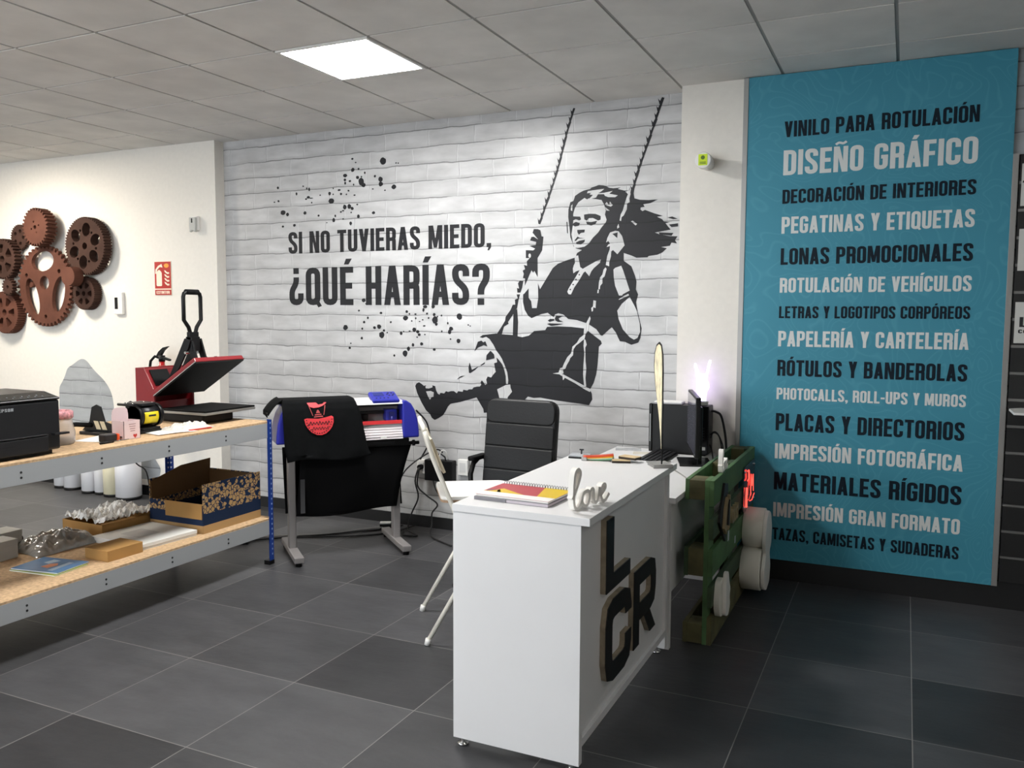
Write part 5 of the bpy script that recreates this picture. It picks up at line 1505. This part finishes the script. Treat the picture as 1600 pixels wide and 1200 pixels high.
t = thing('feather_flag', 'small feather flag with yellow print on a square metal base', 'flag', (.314, -1.150, ZC), radians(125))
b = MB(); b.box(-.052, .052, -.045, .045, .012, .016); b.box(-.052, -.046, -.045, .045, 0, .014); b.box(-.04, .046, -.04, .04, 0, .012); b.make('base', alu, t, .001)
b = MB(); b.cyl((-.03, 0, .012), (-.03, 0, .30), .0035, 8); b.tube([(-.03, 0, .30), (-.03, 0, .42), (-.022, 0, .50), (-.002, 0, .545), (.025, 0, .556)], .0022, 6); b.make('pole', black_pl, t)
FL = [(-.028, .07), (-.024, .10), (.004, .20), (.045, .30), (.078, .38), (.092, .45), (.085, .51), (.062, .545), (.030, .557), (0, .548), (-.018, .51), (-.026, .44), (-.028, .30)]
b = MB(); b.prism(FL, 'xz', -.0012, .0012); b.make('flag_border', black_pl, t)
b = MB()
cxm, czm = .022, .36
b.prism([(cxm + (x - cxm) * .86, czm + (z - czm) * .955) for x, z in FL], 'xz', -.002, .002)
b.make('flag_print', mat('flag_yellow', 'e0d6b4', .6, noise=.3, nscale=34, stretch=(1, 1, .6)), t)

# ================================================================== DESK BEHIND THE COUNTER
dk_ = thing('desk', 'white desk against the mural wall behind the counter', 'desk', (0, -.33, 0))
DM = Matrix.Translation((0, .33, 0))
ZD = .735
b = MB(); b.box(-.36, .362, -1.030, .335, ZD - .027, ZD, DM); b.make('desk_top', white_lam, dk_, .001)
b = MB(); b.box(-.33, .345, .12, .15, .0, ZD - .027, DM); b.make('end_panel', white_lam, dk_)
b = MB(); b.box(-.33, .335, -1.0, -.97, .0, ZD - .027, DM); b.make('end_panel', white_lam, dk_)
b = MB(); b.box(.30, .318, -.97, .12, .25, ZD - .027, DM); b.make('modesty_panel', white_lam, dk_)

t = thing('keyboard', 'black computer keyboard on the white desk', 'keyboard', (.005, -.035, ZD), radians(90))
b = MB(); b.prism([(-.07, 0), (.07, 0), (.07, .026), (-.07, .012)], 'yz', -.21, .21); b.make('body', black_pl, t, .003)
b = MB()
for r_ in range(5):
    for c_ in range(15):
        x, y = -.198 + .0267 * c_, -.052 + .025 * r_
        z = .012 + .014 * (y + .07) / .14
        b.box(x, x + .022, y - .009, y + .011, z, z + .006)
b.make('keys', mat('key_black', '1c1c1f', .5), t)

mo = thing('monitor', 'black computer monitor seen edge-on on the white desk', 'monitor', (.211, -.065, ZD), math.atan2(-.952, .305))
b = MB(); b.box(-.265, .265, -.005, .022, .068, .40); b.make('housing', black_pl, mo, .004)
b = MB(); b.box(-.255, .255, -.0062, -.004, .083, .39); b.make('screen', mat('screen_dark', '34343a', .12, emit='8d8fa0', estr=.06), mo)
b = MB(); b.box(-.18, .18, .022, .042, .12, .34); b.make('back_cover', black_pl, mo, .008)
b = MB(); b.box(-.03, .03, .03, .055, .012, .26); b.make('stand_neck', black_gl, mo, .003)
b = MB(); b.box(-.125, .125, -.075, .105, 0, .013); b.make('stand_base', black_gl, mo, .003)

t = thing('computer_tower', 'black computer case standing on the desk below the glowing hand lamp', 'computer', (.06, .265, ZD))
b = MB(); b.box(-.155, .185, -.065, .065, .008, .300); b.make('case', black_pl, t, .003)
b = MB(); b.box(-.178, -.155, -.065, .065, .006, .303); b.make('front_bezel', black_gl, t, .006)
b = MB(); b.box(-.170, -.167, -.0665, -.0645, .07, .24); b.make('light_strip', mat('strip_white', 'd6d6da', .4), t)
b = MB(); b.box(.185, .188, -.06, .06, .02, .295); b.make('rear_panel', dark_met, t)
b = MB()
for k in range(5): b.box(.13, .165, -.0658, -.0645, .10 + .016 * k, .106 + .016 * k)
b.make('side_vent', mat('vent_grey', '2b2b2e', .5), t)
b = MB(); b.box(.145, .172, -.0665, -.0648, .035, .055); b.make('sticker', paper, t)
b = MB(); b.box(-.15, .17, -.06, .06, 0, .008); b.make('foot', black_rub, t)
t = thing('paper_stack', 'small pile of grey papers lying on the computer case', 'papers', (-.01, .262, ZD + .303), .06)
b = MB(); b.box(-.09, .09, -.055, .055, 0, .008); b.make('lower_sheets', mat('grey_paper', 'a9a9ad', .7), t)
b = MB(); b.box(-.08, .085, -.05, .058, .008, .013); b.make('upper_sheets', paper, t)

lm = thing('hand_lamp', 'glowing white acrylic lamp of a hand with two raised fingers on the computer case', 'lamp', (.192, .255, ZD + .303))
b = MB(); b.lathe([(.038, 0), (.040, .003), (.040, .022), (.036, .026)], 28); b.make('base', white_pl, lm)
glow = mat('lamp_glow', 'e9e4ff', .3, emit=(.64, .50, 1.0), estr=2.3)
hand = [(-.026, .026), (.026, .026), (.030, .075), (.044, .105), (.042, .135), (.032, .15), (.034, .18), (.046, .235), (.054, .262), (.052, .272), (.043, .274), (.036, .262), (.022, .195), (.016, .188), (-.018, .188), (-.022, .205), (-.034, .243), (-.042, .252), (-.050, .248), (-.050, .236), (-.042, .20), (-.036, .16), (-.036, .11), (-.030, .075)]
b = MB(); b.prism(hand, 'xz', -.0025, .0025); b.make('acrylic_hand', glow, lm, .001)

t = thing('paper_sheet', 'grey printed sheet at the far left desk corner', 'paper', (-.26, .25, ZD), .3)
b = MB(); b.box(-.08, .08, -.055, .055, 0, .0015); b.make('sheet', mat('grey_print_sheet', 'aeb0b2', .5, noise=.3, nscale=20), t)
t = thing('paper_sheet', 'cream note beside the computer on the desk', 'paper', (-.14, .13, ZD), .2)
b = MB(); b.box(-.05, .05, -.03, .03, 0, .006); b.make('sheet', mat('cream_note', 'd6d0c2', .7), t)

# ================================================================== GREEN PALLET
pa = thing('pallet', 'green painted wooden pallet standing on its long side against the desk', 'pallet', (.437, -.27, 0))
PMx = Matrix.Translation((-.437, .27, 0))
grn = mat('green_paint', '42543a', .75, noise=.45, nscale=5, stretch=(1, .4, 1.5), bump=.2)
grn_b = mat('green_bright_paint', '4e6e44', .7, noise=.3, nscale=7, bump=.2)
olive = mat('olive_wood', '5c583a', .85, noise=.4, nscale=8, bump=.3)
grnd = mat('green_dark_paint', '384a30', .8, noise=.4, nscale=9, bump=.2)
ya, yb = -.87, .30
zs = [(0, .135), (.185, .285), (.335, .465), (.515, .615), (.675, .80)]
for k, (z0, z1) in enumerate(zs):
    b = MB(); b.box(.483, .505, ya, yb, z0, z1, PMx); b.make('deck_board', [olive, grn, grn_b, grn, grn_b][k], pa, .002)
for y0 in (ya, -.345, yb - .12):
    b = MB(); b.box(.461, .483, y0, y0 + .12, 0.0, .80, PMx); b.make('cross_board', grn_b if y0 == ya else grn, pa, .002)
for z0, z1 in ((0, .10), (.33, .47), (.70, .80)):
    b = MB(); b.box(.368, .388, ya, yb, z0, z1, PMx); b.make('runner', olive if z0 == 0 else grn_b if z0 == .70 else grnd, pa, .002)
    for y0 in (ya, -.345, yb - .12):
        b = MB(); b.box(.388, .461, y0, y0 + .12, z0 + .003, z1 - .003, PMx); b.make('block', olive, pa, .003)
for y, z, s in ((-.50, .42, .035), (-.30, .36, .025), (.0, .29, .03)):
    b = MB(); b.box(.505, .5065, y, y + s, z, z + s * 1.5, PMx); b.make('sticker', mat('pale_sticker', 'b9c2c4', .6), pa)

love_sign((.490, -.665, .80), radians(90), 'white script word love standing on top of the green pallet', .115, .15, .022, foam_w)

def on_pallet(name, lab, cat, y, z): return thing(name, lab, cat, (.506, y, z))
# layered wooden logo
t = on_pallet('wooden_logo', 'black and natural wood logo plaque fixed to the green pallet', 'logo', -.64, .60)
b = MB(); b.prism([(-.14, -.02), (-.11, .05), (-.06, .10), (-.03, .155), (.05, .14), (.06, .03), (.10, .0), (.07, -.08), (.02, -.15), (-.05, -.10)], 'yz', 0, .012); b.make('back_plate', mat('logo_black', '191614', .5), t, .001)
b = MB(); b.prism([(-.085, -.06), (-.06, .03), (-.02, .085), (.015, .06), (.0, -.02), (-.03, -.10)], 'yz', .0125, .026); b.prism([(.02, -.09), (.035, .0), (.03, .085), (.048, .085), (.06, .0), (.045, -.08)], 'yz', .0125, .026); b.make('wood_layer', mat('logo_wood', '9c8a66', .6, noise=.15, nscale=20), t, .001)
b = MB()
b.prism([(-.045, -.05), (-.02, .05), (.0, .07), (-.01, -.06)], 'yz', .0265, .034); b.make('top_layer', mat('logo_black', '191614', .5), t, .001)
t = on_pallet('wooden_letters', 'small natural wooden script letters right of the black logo plaque', 'letters', -.41, .545)
for dy in (-.055, .0, .055):
    b = MB()
    P = [Vector((dy + .022 * cos(a), .03 * sin(a))) for a in [2 * pi * q / 14 for q in range(14)]]
    L, R = stroke(P, .012, True); b.ringprism([tuple(q) for q in L], [tuple(q) for q in R], 'yz', 0, .02)
    b.prism([(dy + .018, -.035), (dy + .032, -.035), (dy + .032, .045), (dy + .018, .045)], 'yz', .0005, .0195)
    b.make('letter', mat('logo_wood', '9c8a66', .6), t)
# acrylic neon sign
t = on_pallet('neon_sign', 'dark acrylic sign with glowing red strokes on the green pallet', 'sign', .06, .61)
b = MB(); b.prism([tuple(p) for p in rrpath([(-.17, -.13), (.17, -.13), (.20, .13), (-.17, .13)], .03, True, 4)], 'yz', .004, .010); b.make('acrylic_plate', mat('smoke_acrylic', '4a5a63', .12, trans=.2), t)
neon = mat('neon_red', 'ff2a20', .4, emit=(1.0, .07, .05), estr=1.8)
b = MB()
b.tube([(.018, -.125, -.10), (.020, -.14, -.03), (.018, -.125, .01)], .0055, 8); b.tube([(.018, -.10, .045), (.018, -.06, .05), (.018, -.07, .10), (.018, -.105, .10)], .004, 8)
b.tube([(.018, .01, -.06), (.018, .03, .06), (.018, .055, -.01), (.018, .09, .05), (.018, .105, -.05)], .0022, 6)
b.tube([(.018, -.02, -.085), (.018, .06, -.095), (.018, .14, -.07)], .0022, 6)
b.make('neon_tube', neon, t)
b = MB()
for y in (-.15, .16): b.cyl((.0, y, -.10), (.016, y, -.10), .006, 8); b.cyl((.0, y, .10), (.016, y, .10), .006, 8)
b.make('standoff', chrome, t)
# thick foam figure
t = on_pallet('foam_sign', 'thick white foam number eight on the lower part of the green pallet', 'foam sign', .005, .27)
fm = mat('foam_cream', 'e6e3d8', .8)
XM = Matrix.Rotation(pi / 2, 4, 'Y')
b = MB(); b.lathe([(.112, .001), (.115, .003), (.115, .108), (.11, .111)], 40, Matrix.Translation((0, .02, .108)) @ XM); b.make('upper_ring', fm, t)
b = MB(); b.lathe([(.117, .001), (.120, .003), (.120, .104), (.116, .108)], 40, Matrix.Translation((0, -.03, -.112)) @ XM); b.make('lower_ring', fm, t)
b = MB()
b.prism([tuple(p) for p in rrpath([(-.11, -.20), (-.02, -.235), (.09, -.21), (.115, -.12), (.07, -.03), (.13, .0), (.14, .10), (.09, .19), (.0, .22), (-.07, .17), (-.10, .05), (-.06, -.02), (-.13, -.10)], .025, True, 3)], 'yz', .112, .132); b.make('front_plate', foam_w, t, .003)
# small foam badge
t = on_pallet('foam_badge', 'thin white foam badge low on the near end of the pallet', 'foam sign', -.735, .215)
b = MB(); b.prism([tuple(p) for p in rrpath([(-.10, -.02), (-.07, -.09), (.0, -.105), (.06, -.09), (.09, -.02), (.08, .06), (.02, .06), (.0, .09), (-.07, .085)], .03, True, 4)], 'yz', 0, .028); b.make('back_layer', fm, t, .002)
b = MB(); b.prism([tuple(p) for p in rrpath([(-.02, -.10), (.05, -.115), (.09, -.07), (.07, -.02), (.095, .01), (.06, .05), (.03, .115), (-.02, .115)], .02, True, 3)], 'yz', .0285, .046); b.make('front_layer', foam_w, t, .002)

# ================================================================== WALL SOCKETS, BOXES, CABLES
def socket(x0, x1, z0, z1, lab, name='wall_socket', plug=True):
    t = thing(name, lab, 'socket', ((x0 + x1) / 2, .499, (z0 + z1) / 2), 0)
    w_, h_ = (x1 - x0) / 2, (z1 - z0) / 2
    b = MB(); b.box(-w_, w_, -.035, 0, -h_, h_); b.make('housing', white_pl, t, .005)
    b = MB(); b.box(-w_ * .6, w_ * .6, -.037, -.034, -h_ * .6, h_ * .6); b.make('face_plate', mat('socket_face', 'd2d2d0', .4), t)
    if plug:
        b = MB(); b.cyl((0, -.068, 0), (0, -.037, 0), .02, 12); b.make('plug', black_rub, t)
    return t
socket(-1.945, -1.862, .405, .51, 'white wall socket with black plugs left of the black cable box')
socket(-1.602, -1.520, .42, .535, 'white wall socket right of the black cable box', plug=False)
t = thing('cable_box', 'black cable box fixed to the brick wall behind the folding stool', 'box', (-1.745, .499, .445))
b = MB(); b.box(-.115, .115, -.07, 0, -.078, .075); b.make('housing', black_pl, t, .006)
b = MB(); b.tube([(-.02, -.04, .074), (-.03, -.05, .105), (.01, -.05, .125), (.045, -.045, .10), (.05, -.04, .074)], .006, 8); b.make('cord_loop', cable_m, t)
cable('cable', [(-1.904, .42, .455), (-1.92, .40, .36), (-1.90, .41, .24), (-1.95, .40, .12), (-1.96, .36, .012), (-1.86, .28, .008), (-1.80, .22, .008), (-1.90, .20, .008), (-1.94, .27, .008)], .006, 'black cable falling from the left wall socket and coiling on the floor')
cable('cable', [(-1.890, .41, .46), (-1.90, .40, .33), (-1.83, .41, .26), (-1.745, .42, .20), (-1.79, .42, .13), (-1.78, .40, .05), (-1.76, .34, .008), (-1.66, .22, .008), (-1.45, .10, .008)], .006, 'black cable zigzagging from the left wall socket to the floor')
cable('cable', [(-1.68, .03, .93), (-1.71, .22, .82), (-1.80, .40, .66), (-1.89, .425, .52)], .006, 'black cable running from the blue cutter cap to the wall socket')
cable('cable', [(-1.80, .00, .44), (-1.82, .12, .50), (-1.80, .28, .56), (-1.76, .43, .60), (-1.72, .46, .575)], .005, 'thick black cable rising from the cutter cloth to the cable box')
cable('cable', [(-1.66, .43, .535), (-1.665, .40, .60), (-1.70, .39, .59), (-1.715, .38, .48), (-1.68, .40, .36), (-1.63, .42, .34)], .004, 'white cable looping in front of the black cable box', white_pl)
cable('cable', [(-1.79, .44, .366), (-1.76, .43, .30), (-1.70, .44, .24), (-1.60, .45, .215), (-1.50, .46, .21)], .005, 'black cable sagging below the black cable box')
cable('cable', [(-2.55, -.15, .008), (-2.40, -.03, .008), (-2.25, .14, .008), (-2.10, .30, .008), (-2.0, .36, .03)], .006, 'black cable on the floor between the legs of the cutter')
cable('cable', [(-2.95, -.40, .007), (-2.70, -.22, .007), (-2.50, -.08, .007), (-2.38, .0, .007), (-2.28, .18, .007), (-2.13, .29, .02)], .005, 'grey cable winding over the floor below the cutter', mat('grey_cable', '8f8d8a', .5))
cable('cable', [(-2.80, -.42, .007), (-2.62, -.22, .007), (-2.42, -.10, .007), (-2.20, .03, .007), (-2.02, .22, .007), (-1.94, .44, .02)], .0055, 'second black cable on the floor below the cutter nearer the wall')
t = thing('power_strip', 'small black and white power strip on the floor behind the right cutter leg', 'power strip', (-2.11, .33, 0), .5)
b = MB(); b.box(-.06, .06, -.03, .03, 0, .04); b.make('body', black_pl, t, .004)
b = MB(); b.box(-.06, .02, -.026, .026, .04, .05); b.make('top_face', white_pl, t, .002)
t = thing('power_brick', 'grey and black power brick on the floor beside the blue rack post', 'power brick', (-2.84, -.45, 0), .5)
b = MB(); b.box(-.09, .09, -.055, .055, 0, .018); b.make('base', black_pl, t, .003)
b = MB(); b.box(-.085, .085, -.05, .05, .018, .05); b.make('top', mat('brick_grey_plastic', 'b4b4b2', .5), t, .006)
# cables behind the computer
cable('cable', [(.252, .25, 1.005), (.28, .255, 1.0), (.31, .27, .97), (.335, .28, .85), (.345, .27, .745)], .007, 'thick black cable curving down from the back of the computer case')
cable('cable', [(.250, .25, .86), (.275, .25, .88), (.30, .25, .86), (.33, .23, .80), (.335, .20, .742)], .004, 'thin black cable arching from the back of the computer case')
cable('cable', [(.250, .26, .84), (.28, .20, .88), (.32, .17, .86), (.34, .19, .742)], .0035, 'thin looping cable behind the monitor stand')
cable('cable', [(.250, .24, .80), (.27, .20, .78), (.29, .14, .745), (.31, .05, .741)], .004, 'black cable lying on the desk from the computer case to the monitor')
cable('cable', [(.10, -.10, .741), (.08, -.20, .741), (.17, -.33, .741), (.27, -.50, .741), (.33, -.62, .741)], .003, 'thin grey cable lying across the desk before the monitor base', mat('grey_cable', '8f8d8a', .5))
